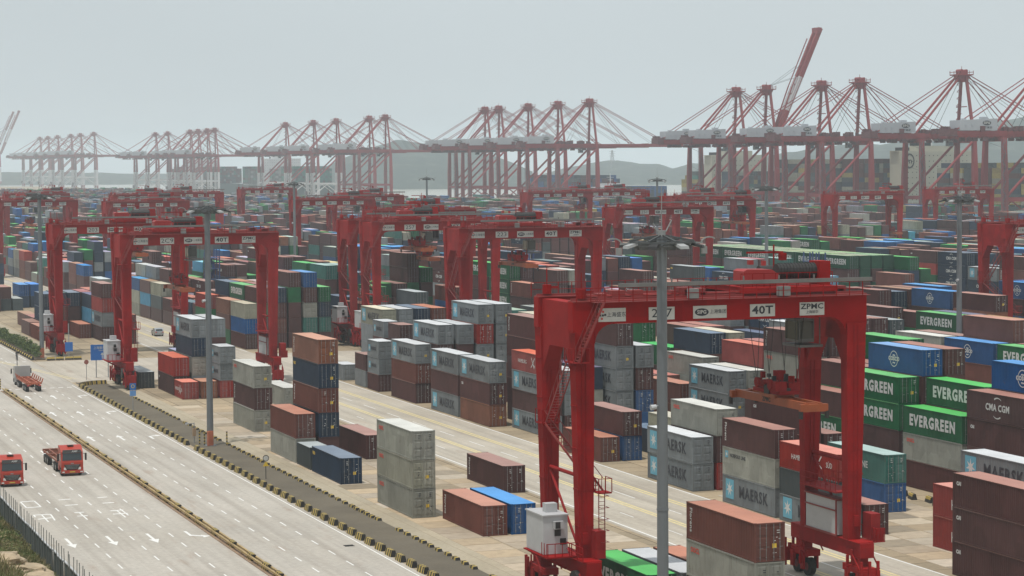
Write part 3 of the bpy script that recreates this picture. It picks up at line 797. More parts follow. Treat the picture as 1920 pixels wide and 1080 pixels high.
me.materials.append(attr_mat())
o = ob('distant_containers', me)
tag(o, 'stacks of shipping containers filling the far yard', 'container stacks', None, 'stuff')
print('containers', len(allc), 'individual', len(ind), 'min area', min(area[i] for i in ind))
# ------------------------------------------------------------------ rubber tyred gantry cranes
M_red = mat('crane_red', (.25,.009,.009), .7, var=.16, scale=.5, objvar=.05, streak=.3, dirt=(.11,.014,.011), spec=.12, rust=.10)
M_redd = mat('crane_red_faded', (.22,.022,.02), .6, var=.2, scale=.7, streak=.3, dirt=(.16,.05,.04))
M_cw = mat('crane_white', (.42,.43,.44), .5, var=.08, scale=.8, streak=.18, dirt=(.35,.33,.30))
M_cg = mat('crane_grey', (.24,.245,.24), .6, var=.2)
M_dk = mat('machinery_dark', (.014,.013,.013), .6, var=.3)
M_tyre = mat('tyre_rubber', (.02,.02,.02), .85, var=.2)
M_or = mat('spreader_orange', (.27,.058,.012), .55, var=.2, scale=.8, streak=.4, dirt=(.14,.06,.04))
M_gl = mat('cab_glass', (.02,.03,.035), .08, var=.02, spec=.8)
M_sign = mat('sign_white', (.50,.50,.47), .6, var=.1, scale=1.5, streak=.25, dirt=(.42,.38,.32))
def arcpts(cx, cz, r, a0, a1, n=5):
    return [(cx+r*math.cos(a0+(a1-a0)*i/n), cz+r*math.sin(a0+(a1-a0)*i/n)) for i in range(n+1)]
def make_rtg(numtxt):
    HX_ = 11.85; HY = 3.8; ZT = 24.3; ZG = 22.55
    t = empty('gantry_crane')
    for sx in (-1, 1):
        for sy in (-1, 1):
            x, y = sx*HX_, sy*HY
            mb = MB()
            wt, wb = .84, .70; dt, db = .62, .46
            x0, x1 = sorted((x-sx*wb, x+sx*.42)); mb.hexa([(x0,y-db,4.2),(x1,y-db,4.2),(x1,y+db,4.2),(x0,y+db,4.2)], [(x-wt-.05*sx,y-dt,22.0),(x+wt,y-dt,22.0),(x+wt,y+dt,22.0),(x-wt,y+dt,22.0)])
            for z in (6.8, 9.6, 12.9, 16.2, 19.4):
                k_ = (z-4.2)/17.8; wi = wb+(wt-wb)*k_; wo = .42+(wt+.05-.42)*k_; dd = db+(dt-db)*k_; a_, b_ = sorted((x-sx*(wi+.02), x+sx*(wo+.02)))
                mb.box(a_, b_, y-dd-.02, y+dd+.02, z, z+(.14 if z == 9.6 else .05))
            for q_ in (-.25, .1): mb.bar((x+q_, y-db-.05, 4.4), (x+q_, y-dt-.05, 21.8), .05)
            mb.box(x-.25, x+.2, y-db-.25, y-db, 5.4, 6.3)
            mb.build('leg', M_red, t)
    for sy in (-1, 1):                                       # girders with rounded haunches into the legs
        r = 1.5; xi = HX_-.92
        prof = [(-HX_-.95, ZT), (-HX_-.95, 21.9), (-xi, 21.9)] + [(p[0], p[1]) for p in arcpts(-xi+r, ZG-r, r, pi, pi/2)] + [(p[0], p[1]) for p in arcpts(xi-r, ZG-r, r, pi/2, 0)] + [(xi, 21.9), (HX_+.95, 21.9), (HX_+.95, ZT)]
        mb = MB(); mb.prism(prof, 'y', sy*HY-.5, sy*HY+.5)
        o = mb.build('girder', M_red, t); fixn(o.data)
        mb = MB(); mb.box(-HX_-.9, HX_+.9, sy*HY-.62, sy*HY+.62, ZT+.004, ZT+.09); mb.box(-HX_-.9, HX_+.9, sy*HY-.08, sy*HY+.08, ZT+.09, ZT+.26)
        mb.build('trolley_rail', M_redd, t)
        # walkway and handrail outside the girder
        yo = sy*(HY+.52); y2 = sy*(HY+1.25); mb = MB()
        mb.box(-HX_+.6, HX_+.9, min(yo,y2), max(yo,y2), ZT-.04, ZT+.0)
        mb.build('walkway', M_redd, t)
        mb = MB()
        for x in np.arange(-HX_-.9, HX_+1.0, 1.18): mb.box(x-.03, x+.03, y2-.03, y2+.03, ZT, ZT+1.1)
        for z in (ZT+.55, ZT+1.1): mb.box(-HX_-.9, HX_+.95, y2-.022, y2+.022, z-.022, z+.022)
        mb.build('handrail', M_red, t)
    for sx in (-1, 1):                                       # side frames: deep plate at the top joining the legs, sill at the foot
        r = 2.2; yi = HY-.6
        prof = [(-HY, 24.2), (-HY, 17.6), (-yi, 17.6), (-yi, 18.4), (-yi+1.6, 20.6), (yi-1.6, 20.6), (yi, 18.4), (yi, 17.6), (HY, 17.6), (HY, 24.2)]
        mb = MB(); mb.prism(prof, 'x', sx*HX_-.62, sx*HX_+.62); o = mb.build('portal_plate', M_red, t); fixn(o.data)
        mb = MB(); mb.box(sx*HX_-.62, sx*HX_+.62, -6.2, 6.2, 3.05, 4.25); mb.box(sx*HX_-.75, sx*HX_+.75, -6.0, 6.0, 4.25, 4.31); mb.build('sill_beam', M_red, t)
        mb = MB(); mb.tube((sx*HX_, -HY+.6, 10.6), (sx*HX_, HY-.6, 10.6), .16, 8)
        mb.tube((sx*HX_, -HY+.6, 4.6), (sx*HX_, HY-.6, 10.3), .11, 8)
        mb.build('tie_tube', M_red, t)
        mb = MB()
        for y in np.arange(-6.1, 6.2, 1.2): mb.box(sx*(HX_+.9)-.03, sx*(HX_+.9)+.03, y-.03, y+.03, 4.3, 5.4)
        mb.box(sx*(HX_+.9)-.03, sx*(HX_+.9)+.03, -6.1, 6.1, 5.36, 5.42); mb.box(sx*(HX_+.9)-.03, sx*(HX_+.9)+.03, -6.1, 6.1, 4.84, 4.88)
        mb.box(sx*(HX_+.6)-.3, sx*(HX_+.6)+.3, -6.1, 6.1, 4.26, 4.30)
        mb.build('handrail', M_red, t)
        for sy in (-1, 1):
            y = sy*4.9
            mb = MB(); x = sx*HX_
            mb.box(x-.5, x+.5, y-.55, y+.55, 2.2, 3.1); mb.box(x-.62, x+.62, y-1.75, y+1.75, 1.75, 2.3)
            for s in (-1, 1):
                mb.box(x-.72, x-.56, y+s*.95-.3, y+s*.95+.3, .6, 2.0); mb.box(x+.56, x+.72, y+s*.95-.3, y+s*.95+.3, .6, 2.0)
            mb.box(x-.9, x+.9, y+sy*1.75-.08, y+sy*1.75+.08, .9, 2.1)
            for k in range(3): mb.box(x-.95+.75*k, x-.75+.75*k, y+sy*1.9-.1, y+sy*1.9+.1, .5, 2.9)
            rq = random.Random(int(sx*3+sy*5+20))
            for k in range(9):
                a_ = rq.uniform(-1.0, .7); c_ = y+rq.uniform(-1.9, 1.7); h_ = rq.uniform(.9, 3.0); mb.box(x+a_, x+a_+rq.uniform(.08,.35), c_, c_+rq.uniform(.08,.3), h_, h_+rq.uniform(.3,1.1))
            mb.bar((x-.9,y-1.7,2.2),(x-.9,y-.4,3.3),.09); mb.bar((x+.9,y-1.7,2.2),(x+.9,y-.4,3.3),.09)
            b = mb.build('bogie', M_red, t)
            for s in (-1, 1):
                wq = MB(); wq.tube((x-.28, y+s*.95, .78), (x+.28, y+s*.95, .78), .76, 16); wq.mi = 1; wq.tube((x-.30, y+s*.95, .78), (x+.30, y+s*.95, .78), .36, 10)
                wq.build('wheel', [M_tyre, M_redd], b)
    # houses on the sills
    L_ = -HX_-1.95
    mb = MB(); mb.box(L_-.9, L_+1.15, -2.6, 1.2, 4.5, 7.5); mb.box(L_-.98, L_+1.22, -2.7, 1.3, 7.5, 7.6); mb.mi = 1; mb.box(L_+.05, L_+.55, -2.66, -2.6, 5.9, 6.4); mb.box(L_+.5, L_+1.0, -2.64, -2.6, 5.2, 5.7)
    mb.mi = 0; mb.box(L_-.1, L_+.7, -2.95, -2.66, 6.5, 7.1); mb.mi = 1; mb.box(L_, L_+.4, -3.0, -2.95, 6.55, 7.05); mb.mi = 0; mb.box(L_-.2, L_+.75, -1.4, -.6, 7.6, 8.3)
    h = mb.build('power_house', [M_cw, M_dk], t)
    mb = MB(); mb.box(L_-1.1, L_+1.5, -3.9, 1.4, 4.36, 4.46)
    for y in np.arange(-3.8, -2.6, .55): mb.box(L_-1.08, L_-1.03, y, y+.05, 4.46, 5.5)
    for x in np.arange(L_-1.0, L_+1.5, .6): mb.box(x, x+.05, -3.85, -3.8, 4.46, 5.5)
    mb.box(L_-1.1, L_+1.5, -3.86, -3.8, 5.46, 5.52); mb.bar((L_-.8,-2,4.3), (L_+1.2,-2,3.2), .2); mb.bar((L_-.8,1,4.3), (L_+1.2,1,3.2), .2)
    mb.build('platform', M_red, t)
    mb = MB(); mb.box(HX_-.85, HX_+.05, -2.5, 2.9, 4.45, 7.3); mb.mi = 1; mb.box(HX_-.95, HX_-.85, -2.6, 3.0, 6.4, 6.5); mb.box(HX_-.95, HX_-.85, -2.6, 3.0, 4.35, 4.5); mb.box(HX_-.93, HX_-.85, -2.6, -2.45, 4.5, 7.4)
    mb.box(HX_-.95, HX_+.1, -2.7, 3.1, 7.3, 7.42)
    mb.build('generator_housing', [M_cw, M_redd], t)
    for sx, y in ((-1, -5.2), (1, -5.4)):
        mb = MB(); x = sx*HX_+ (.95 if sx < 0 else 1.2); mb.box(x-.42, x+.42, y, y+1.4, 4.35, 6.5); mb.build('electrical_box', M_red, t)
    mb = MB(); mb.box(HX_-1.3, HX_+.9, -HY+.6, HY-.6, 8.0, 8.12)
    for x in (HX_-1.3, HX_+.86):
        for y in np.arange(-HY+.6, HY-.5, .9): mb.box(x, x+.05, y, y+.05, 8.12, 9.2)
        for z in (8.65, 9.18): mb.box(x, x+.05, -HY+.6, HY-.6, z, z+.05)
    mb.build('platform', M_red, t)
    mb = MB(); mb.box(HX_+.7, HX_+1.7, -5.9, -5.85, 4.3, 5.4); mb.box(HX_+.7, HX_+1.75, -6.0, -4.6, 4.25, 4.33)
    for x in np.arange(HX_+.7, HX_+1.8, .33): mb.box(x, x+.05, -6.0, -5.95, 4.3, 5.4)
    mb.tube((HX_+1.2,-5.4,4.35),(HX_+1.7,-5.4,4.9),.12,6); mb.build('side_platform', M_red, t)
    mb = MB()                                                # cable reel on the outside
    mb.tube((-HX_-1.0, -4.3, 2.6), (-HX_-.6, -4.3, 2.6), .8, 18); mb.build('cable_reel', M_dk, t)
    # stairs: zigzag flights up the left side, between the legs
    fl = [((-HX_+1.25, -4.2, 9.5), (-HX_-.9+.6, 2.9, 14.2)), ((-HX_-.1, 3.0, 14.2), (-HX_-.8, -3.6, 19.7)), ((-HX_-.8, -HY-1.0, 19.7), (-HX_+1.35, -HY-1.0, ZT))]
    for p, q in fl:
        p, q = Vector(p), Vector(q); f = q-p; f.z = 0; nrm = Vector((-f.y, f.x, 0)).normalized()*.36
        mb = MB()
        for s in (-1, 1): mb.bar(p+nrm*s, q+nrm*s, .05, .2)
        n = int((q.z-p.z)/.24)
        for k in range(n):
            c = p+(q-p)*(k+.5)/n; mb.bar(c-nrm, c+nrm, .22, .03)
        for s in (-1, 1):
            mb.bar(p+nrm*s+Vector((0,0,1)), q+nrm*s+Vector((0,0,1)), .045)
            for k in range(0, n, 4):
                c = p+(q-p)*(k+.5)/n+nrm*s; mb.bar(c, c+Vector((0,0,1)), .04)
        mb.build('stair', M_redd, t)
    for x0, x1, y0, y1, z in ((-HX_-.9, -HX_+.6, 2.7, 4.2, 14.2), (-HX_-1.3, -HX_+.1, -5.3, -3.4, 19.7), (-HX_+.8, -HX_+1.9, -5.2, -3.9, 9.5)):
        mb = MB(); mb.box(x0, x1, y0, y1, z-.1, z)
        for a, b in ((x0,y0),(x1,y0),(x0,y1),(x1,y1),((x0+x1)/2,y0),(x0,(y0+y1)/2)): mb.box(a-.03, a+.03, b-.03, b+.03, z, z+1.1)
        mb.box(x0, x1, y0-.02, y0+.02, z+1.05, z+1.1); mb.box(x0-.02, x0+.02, y0, y1, z+1.05, z+1.1); mb.box(x1-.02, x1+.02, y0, y1, z+1.05, z+1.1)
        mb.build('stair_landing', M_red, t)
    mb = MB()
    for s in (-.25, .25): mb.box(-HX_+1.3+s-.03, -HX_+1.3+s+.03, -4.6, -4.54, 4.3, 9.5)
    for z in np.arange(4.5, 9.4, .3): mb.box(-HX_+1.05, -HX_+1.55, -4.59, -4.55, z, z+.035)
    for z in np.arange(5.6, 9.4, .9): mb.box(-HX_+.95, -HX_+1.65, -5.3, -5.26, z, z+.04); mb.box(-HX_+.95, -HX_+.99, -5.3, -4.6, z, z+.04); mb.box(-HX_+1.61, -HX_+1.65, -5.3, -4.6, z, z+.04)
    mb.build('ladder', M_redd, t)
    # festoon track above the near walkway, masts, end posts
    mb = MB(); mb.box(-HX_+2.6, HX_+1.0, -HY-1.35, -HY-1.15, ZT+1.12, ZT+1.42)
    for x in np.arange(-HX_+4, HX_+1, 3.1): mb.box(x-.05, x+.05, -HY-1.3, -HY-1.2, ZT+1.42, ZT+1.75); 
    mb.build('festoon_beam', mat('festoon_grey', (.14,.135,.13), .6, var=.2), t)
    for x in (-HX_, ):
        for y in (-HY, HY):
            mb = MB(); mb.tube((x, y, ZT+.26), (x, y, ZT+1.0), .38, 10); mb.tube((x, y, ZT+1.0), (x, y, ZT+2.3), .05, 6); mb.box(x, x+1.0, y-.06, y+.06, ZT+.7, ZT+.85); mb.build('buffer_post', M_red, t)
    mb = MB(); r_ = random.Random(2)
    for y in (-HY+.75, -HY+1.15): mb.tube((-HX_+1, y, ZT+.35), (HX_-.6, y, ZT+.35), .12, 6)
    for k in range(16):
        x = r_.uniform(-HX_+1, HX_-1.5); mb.box(x, x+r_.uniform(.3,1.3), -HY+.6, -HY+1.5, ZT+.1, ZT+r_.uniform(.4,.9))
    mb.build('cable_tray', M_redd, t)
    for x, w_ in ((4.6, 1.0), (-3.2, .8)):
        mb = MB(); mb.box(x, x+w_, -HY-1.2, -HY-.7, ZT+.1, ZT+.85); mb.build('junction_box', M_cg, t)
    # trolley: machinery on top, cab below
    tx = 5.9
    mb = MB()
    for y in (-HY, HY): mb.box(tx-4.0, tx+4.3, y-.45, y+.45, ZT+.3, ZT+.75)
    for x in (tx-3.6, tx-1.2, tx+1.6, tx+4.0): mb.box(x-.25, x+.25, -HY, HY, ZT+.35, ZT+.7)
    mb.box(tx-3.9, tx+4.2, -3.4, 3.4, ZT+.72, ZT+.8)
    tr = mb.build('trolley', M_red, t)
    mb = MB(); mb.prism([(tx-3.4, ZT+.85), (tx-3.4, ZT+2.0), (tx-3.1, ZT+2.15), (tx-.9, ZT+2.1), (tx-.3, ZT+1.7), (tx-.5, ZT+.85)], 'y', -2.9, -.9); mb.box(tx-2.6, tx-2.2, -2.2, -1.8, ZT+2.5, ZT+2.85); mb.box(tx-1.4, tx-1.1, -2.2, -1.9, ZT+2.4, ZT+2.8)
    fo = mb.build('winch_housing', mat('crane_red_bright', (.30,.010,.009), .5, var=.06), tr); fixn(fo.data)
    mb = MB(); mb.tube((tx-.1, -2.0, ZT+1.9), (tx+3.4, -2.0, ZT+1.9), .62, 14)
    for k in range(12): mb.tube((tx+.1+k*.28, -2.0, ZT+1.9), (tx+.2+k*.28, -2.0, ZT+1.9), .68, 14)
    mb.build('rope_drum', M_dk, tr); MB().tube((tx-.1, 1.2, ZT+1.7), (tx+2.4, 1.2, ZT+1.7), .55, 12).build('rope_drum', M_dk, tr)
    mb = MB(); mb.box(tx+3.3, tx+4.3, -3.0, -1.2, ZT+.8, ZT+2.7); mb.box(tx-1.0, tx+1.2, .6, 2.8, ZT+.8, ZT+1.7); mb.build('winch_motor', M_red, tr)
    mb = MB()
    for x in np.arange(tx-3.9, tx+4.3, 1.02): mb.box(x-.025, x+.025, -3.42, -3.37, ZT+.8, ZT+1.85)
    mb.box(tx-3.9, tx+4.3, -3.42, -3.38, ZT+1.8, ZT+1.86); mb.box(tx-3.9, tx+4.3, -3.42, -3.38, ZT+1.3, ZT+1.34)
    mb.box(tx+.6, tx+.7, -.1, 0, ZT+.8, ZT+4.0); mb.box(tx-1.8, tx+1.5, -.1, 0, ZT+3.3, ZT+3.45); mb.box(tx+1.2, tx+1.7, -.3, .2, ZT+2.7, ZT+3.3)
    mb.build('handrail', M_red, tr)
    cx0, cx1 = tx+2.3, tx+4.2
    cx1 = cx0+1.4; mb = MB(); mb.box(cx0, cx1, -1.3, 1.0, 20.3, 22.2); mb.box(cx0-.1, cx1+.6, -1.7, 1.6, 19.9, 20.1); mb.bar((cx1+.4,-1.5,20.1),(cx1+.4,-1.5,22.4),.08); mb.bar((cx1+.4,1.5,20.1),(cx1+.4,1.5,22.4),.08)
    mb.mi = 1; mb.box(cx0+.12, cx1-.12, -1.36, -1.3, 20.6, 22.0); mb.box(cx0-.05, cx0, -1.2, 1.1, 20.5, 22.0)
    mb.build('operator_cab', [mat('cab_grey', (.13,.135,.13), .6, var=.15), M_gl], tr)
    # ropes, headblock and spreader
    sx_ = tx+.95; zs = 15.6
    mb = MB()
    for a, b, c, d in ((-2.6,-1.6,-1.2,-.6),(2.4,-1.6,1.2,-.6),(-2.6,1.6,-1.2,.6),(2.4,1.6,1.2,.6),(-1.0,-1.6,-1.3,-.5),(1.0,-1.6,1.3,-.5),(-.8,1.6,-1.3,.5),(1.0,1.6,1.3,.5)):
        mb.tube((sx_+a*.8, b, ZT+.4), (sx_+c, d*2, zs+1.2), .028, 5, caps=False)
    mb.build('hoist_rope', M_dk, t)
    mb = MB(); mb.box(sx_-.9, sx_+.9, -2.3, 2.6, zs+.55, zs+.85); mb.box(sx_-1.2, sx_-.2, -2.2, -.9, zs+.85, zs+1.6); mb.box(sx_+.1, sx_+1.1, -2.0, -.4, zs+.85, zs+1.5); mb.box(sx_-.7, sx_+.7, .6, 2.2, zs+.85, zs+1.45)
    for y in (-1.2, 1.2):
        for s in (-1, 1): mb.tube((sx_+s*1.2-.1, y, zs+1.35), (sx_+s*1.2+.1, y, zs+1.35), .42, 12)
    mb.bar((sx_-.8,-2.1,zs+1.5),(sx_-.8,-2.1,zs+2.4),.06); mb.bar((sx_+.8,-2.1,zs+1.5),(sx_+.8,-2.1,zs+2.6),.06); mb.box(sx_+.1,sx_+.9,.2,.9,zs+1.4,zs+2.3)
    rh = random.Random(6)
    for k in range(22):
        a_, b_, c_ = rh.uniform(-1.2, 1.0), rh.uniform(-2.4, 2.2), zs+rh.uniform(.5, 1.7); mb.mi = k % 2; mb.box(sx_+a_, sx_+a_+rh.uniform(.1,.5), b_, b_+rh.uniform(.1,.5), c_, c_+rh.uniform(.1,.7))
    mb.mi = 1; mb.box(sx_-.6, sx_+.6, -1.8, 1.9, zs+.85, zs+1.05); mb.box(sx_-1.0, sx_+1.0, -.5, .4, zs+.5, zs+1.2)
    mb.build('headblock', [M_red, M_dk], t)
    mb = MB(); mb.box(sx_-.75, sx_-.45, -6.6, 6.4, zs-.35, zs+.3); mb.box(sx_+.45, sx_+.75, -6.6, 6.4, zs-.35, zs+.3)
    for y in (-6.0, -2.0, 0, 2.0, 5.8): mb.box(sx_-.5, sx_+.5, y-.2, y+.2, zs-.25, zs+.25)
    mb.box(sx_-1.2, sx_+1.2, -6.75, -6.3, zs-.4, zs+.2); mb.box(sx_-1.2, sx_+1.2, 6.1, 6.55, zs-.4, zs+.2); mb.box(sx_-.9, sx_+.9, -1.4, 1.4, zs+.2, zs+.5)
    mb.mi = 1
    for x in (-1.15, 1.15):
        for y in (-6.6, 6.4): mb.box(sx_+x-.12, sx_+x+.12, y-.15, y+.15, zs-.95, zs-.35)
    sp = mb.build('spreader', [M_or, M_dk], t)
    put_text('ZPMC', .55, (sx_-.76, .4, zs-.03), ROT_SIDE, M_dk, sp, .02)
    # signs on the near girder
    yf = -HY-.5
    zc = 23.25
    def plate(xc, w, h=.92):
        mb = MB(); mb.box(xc-w/2, xc+w/2, yf-.04, yf-.005, zc-h/2, zc+h/2); return mb.build('sign_plate', M_sign, t)
    TX = lambda p, s, size, x, z=zc, b=.0, sx=1.0: put_text(s, size, (x, yf-.05, z), ROT_FRONT, M_lb, p, b, sx)
    p = plate(-9.5, 2.3, 1.05); TX(p, '上海盛东', .42, -9.14, zc, 0.0, .98)
    mb = MB()
    for dx, dz, c in ((-.30,.26,0),(-.55,-.02,1),(-.32,-.02,1),(-.12,.02,1),(-.40,-.28,0)): mb.mi = c; mb.box(-10.05+dx, -10.05+dx+.17, yf-.05, yf-.042, zc+dz-.08, zc+dz+.08)
    mb.build('emblem', [M_lr, M_lb], p)
    p = plate(-5.3, 2.2, 1.0); TX(p, numtxt, .95, -5.3, zc, .0, 1.25 if len(numtxt) < 4 else .9)
    p = plate(-1.15, 2.9, 1.0)
    mb = MB(); mb.prism([(-1.86+.60*math.cos(2*pi*i/20), zc+.30*math.sin(2*pi*i/20)) for i in range(20)], 'y', yf-.05, yf-.041); mb.build('emblem', M_lb, p)
    put_text('SIPG', .40, (-1.86, yf-.055, zc), ROT_FRONT, M_sign, p, .012); TX(p, '上港集团', .36, -.45, zc, 0.0, 1.0)
    p = plate(3.45, 2.2, 1.0); TX(p, '40T', .88, 3.45, zc, .022, 1.25)
    p = plate(7.85, 2.2, 1.05); TX(p, 'ZPMC', .60, 7.85, zc+.18, .014, 1.25); TX(p, '上海振华', .28, 7.85, zc-.27, 0.0)
    return t
RTG = [  # left leg x, near leg y, number, label
 (65.75, 167.0, '217', 'red rubber tyred gantry crane in the near foreground with orange spreader hanging at right'),
 (65.75, 362.5, '2C9', 'red gantry crane straddling the first block just before the crossing beside the blue road sign'),
 (65.75, 432.0, '203', 'red gantry crane standing right behind the crossing beside the hedge and lamp mast'),
 (122.2, 363.5, '223', 'red gantry crane over the third block before the crossing, nearest of three there'),
 (122.2, 415.0, '257', 'red gantry crane over the third block, middle one of three close together'),
 (122.2, 431.0, '251', 'red gantry crane over the third block, farthest of three close together'),
 (152.4, 517.5, '218', 'red gantry crane showing behind the pair of cranes in the middle'),
 (209.3, 507.5, '232', 'red gantry crane right behind the lamp ring of the tall grey mast'),
 (209.3, 336.5, '216', 'red gantry crane cut off by the right edge of the picture'),
 (349.8, 665.5, '246', 'red gantry crane in the distance in front of the big ship at right'),
 (436.9, 752.0, '262', 'small distant red gantry crane behind the thin grey mast at right'),
 (266.2, 602.0, '241', 'distant red gantry crane beyond the lamp ring, right of the nearer one'),
 (292.9, 664.0, '244', 'distant red gantry crane at the foot of the first quay crane group at right'),
 (179.1, 692.5, '229', 'distant red gantry crane under the five quay cranes left of centre'),
 (209.3, 760.0, '234', 'far red gantry crane behind the one left of centre under the hill'),
 (292.9, 795.0, '248', 'far red gantry crane in front of the middle quay crane group'),
 (323.1, 812.0, '252', 'far red gantry crane close to the dark blue ship stern'),
 (122.2, 700.0, '222', 'distant red gantry crane behind the lamp mast near the crossing'),
 (95.5, 745.0, '211', 'distant red gantry crane at the left picture edge, nearer of the left ones'),
 (122.2, 930.0, '226', 'far red gantry crane near the left picture edge'),
 (152.4, 860.0, '233', 'far red gantry crane between the left edge and the lamp mast'),
 (179.1, 905.0, '238', 'far red gantry crane behind the machinery top of the nearest left crane'),
 (236.0, 1010.0, '242', 'far hazy red gantry crane below the white legged quay cranes'),
]
proto = {}
rtgs = []
for i, (x, y, num, lab) in enumerate(RTG):
    if i < 6:
        c = make_rtg(num); c.location = (x+11.85, y+3.8, 0)
    else:
        c = dup(rtgs[5 if i % 2 else 4], (x+11.85, y+3.8, 0))
    tag(c, lab, 'gantry crane', 'rubber tyred gantry cranes over the container blocks')
    rtgs.append(c)
# trolleys stand at different places: move the trolley, ropes, headblock, spreader along the girder
for i, c in enumerate(rtgs):
    if i == 0: continue
    off = [0, -9.5, -3.5, -7.8, -9.5, -3.0, -6, -9.8, -2, 3.2, -5, 1.5, -8, -1, -4.5, 2, -7, -2, -9, 0, -6, -10, -3][i]
    dz = [0, 0, 3, 2.5, 3.5, 1, 0, 2, 0, -4, 0, 2, -3, 1, 0, 2, -2, 0, 1, 3, 0, 2, 0][i]
    for ch in c.children:
        nme = ch.name.split('.')[0]
        if nme in ('trolley', 'headblock', 'spreader', 'hoist_rope'):
            if nme in ('headblock', 'spreader'): ch.location = (off, 0, dz)
            elif nme == 'hoist_rope':
                k = (8.7-dz)/8.7; ch.scale = (1, 1, k) if False else (1,1,1); ch.location = (off, 0, 0)
                zt = 24.7; zl = 16.8; s = (zt-(zl+dz))/(zt-zl); ch.scale = (1,1,s); ch.location = (off, 0, zt*(1-s))
            else: ch.location = (off, 0, 0)

# ------------------------------------------------------------------ ship to shore quay cranes
M_qr = mat('quay_crane_red', (.21,.010,.013), .55, var=.12, scale=.2, objvar=.06, streak=.15, dirt=(.2,.05,.04))
M_qw = mat('quay_crane_white', (.52,.53,.54), .55, var=.08, scale=.2)
M_house = mat('machinery_house_white', (.36,.38,.41), .5, var=.06, scale=.2, streak=.12, dirt=(.45,.45,.45))
def make_sts(white_low=False, boom_up=False, H=45.5, AP=78.0):
    """origin at the waterside rail; +X is the water"""
    t = empty('quay_crane')
    def two(name, f, m=None):
        mb = MB(); f(mb); o = mb.build(name, m or M_qr, t); return o
    ml = [M_qr, M_qw]
    for x in (0, -30):
        for y in (-9, 9):
            mb = MB(); w0, w1 = 1.25, 1.0
            yi = y*.90
            zc = 27.0
            mb.mi = 1 if white_low else 0
            mb.hexa([(x-w0,y-w0,2.5),(x+w0,y-w0,2.5),(x+w0,y+w0,2.5),(x-w0,y+w0,2.5)], [(x-w0,y-w0,zc),(x+w0,y-w0,zc),(x+w0,y+w0,zc),(x-w0,y+w0,zc)])
            mb.mi = 0
            mb.hexa([(x-w0,y-w0,zc),(x+w0,y-w0,zc),(x+w0,y+w0,zc),(x-w0,y+w0,zc)], [(x-w1,yi-w1,H),(x+w1,yi-w1,H),(x+w1,yi+w1,H),(x-w1,yi+w1,H)])
            mb.build('leg', ml, t)
    for x in (0, -30):
        mb = MB(); mb.box(x-.8, x+.8, -13, 13, 2.2, 4.4)
        for y in (-11.5, -8.2, 8.2, 11.5):
            mb.box(x-.7, x+.7, y-1.4, y+1.4, .9, 2.2)
        sb = mb.build('sill_beam', M_qr, t)
        mb = MB()
        for y in np.arange(-12.4, 12.6, 1.55):
            if abs(y) > 6.5: mb.tube((x-.3, y, .45), (x+.3, y, .45), .42, 10)
        mb.build('wheel', M_dk, sb)
        for z in ((15.5, 17.2),):
            mb = MB(); mb.box(x-.55, x+.55, -8.2, 8.2, *z); mb.build('cross_beam', ml[1] if white_low else M_qr, t)
        mb = MB(); mb.box(x-.7, x+.7, -8.4, 8.4, H-1.8, H+.4); mb.build('cross_beam', M_qr, t)
    for y in (-9, 9):
        mb = MB(); mb.box(-29.2, -.8, y-.5, y+.5, 15.4, 17.2); mb.build('portal_beam', M_qw if white_low else M_qr, t)
        mb = MB(); mb.tube((-29, y*.96, 17.5), (-1.2, y*.91, H-1.5), .7, 8); mb.build('diagonal_brace', M_qr, t)
        mb = MB(); mb.tube((-29, y, 4.6), (-15, y, 15.4), .42, 8); mb.tube((-1, y, 4.6), (-15, y, 15.4), .42, 8); mb.build('lower_brace', M_qw if white_low else M_qr, t)
    # girder pair, walkways
    for y in (-3.6, 3.6):
        mb = MB(); mb.box(-53, 1.5, y-.8, y+.8, H+.2, H+3.2); mb.build('main_girder', M_qr, t)
    mb = MB()
    for x in np.arange(-53, 2, 6): mb.box(x-.35, x+.35, -2.95, 2.95, H+.8, H+2.3)
    for s in (-1, 1):
        mb.box(-53, 1.0, s*5.2-.6, s*5.2+.6, H+.9, H+1.0)
        for x in np.arange(-53, 1, 2.4): mb.box(x-.06, x+.06, s*5.8-.06, s*5.8+.06, H+1, H+2.2)
        mb.box(-53, 1, s*5.8-.06, s*5.8+.06, H+2.1, H+2.2)
    mb.build('girder_walkway', M_qr, t)
    mb = MB(); r = random.Random(3)
    for k in range(60):
        x = r.uniform(-55, -1); y = r.uniform(-5.5, 5.5); s = r.uniform(.4, 1.3); z = H+2.9 if k % 3 else H-1.6
        mb.box(x-s, x+s, y-s*.6, y+s*.6, z, z+r.uniform(.8, 2.6))
    for k in range(8):
        x = r.uniform(-54, -6); mb.box(x-.1, x+.1, -.1+r.uniform(-4,4), .1+4, H+3, H+5.5)
    mb.box(-57, -52, -5.2, 5.2, H+.8, H+1.2); mb.box(-57, -53, -4.8, 4.8, H+1.2, H+4.2)
    mb.build('girder_machinery', mat('quay_crane_dark_red', (.10,.025,.028), .7, var=.3), t)['kind'] = 'stuff'
    # boom
    hz = H+1.7
    if boom_up: d = Vector((math.cos(math.radians(66)), 0, math.sin(math.radians(66))))
    else: d = Vector((1, 0, 0))
    nn = Vector((-d.z, 0, d.x)); o0 = Vector((2.0, 0, hz)); LB = 74.0 if boom_up else 67.0
    def bp(s, y, h=0): q = o0 + d*s + nn*h; return (q.x, y, q.z)
    for y in (-2.6, 2.6):
        mb = MB()
        for a, b, c in ((0, 20, 0), (20, 42, 1), (42, LB, 0)):
            mb.mi = c if boom_up else 0; mb.bar(bp(a, y), bp(b, y), 1.5 if boom_up else 1.0, 2.8 if boom_up else 2.3)
        mb.build('boom_girder', ml, t)
    mb = MB()
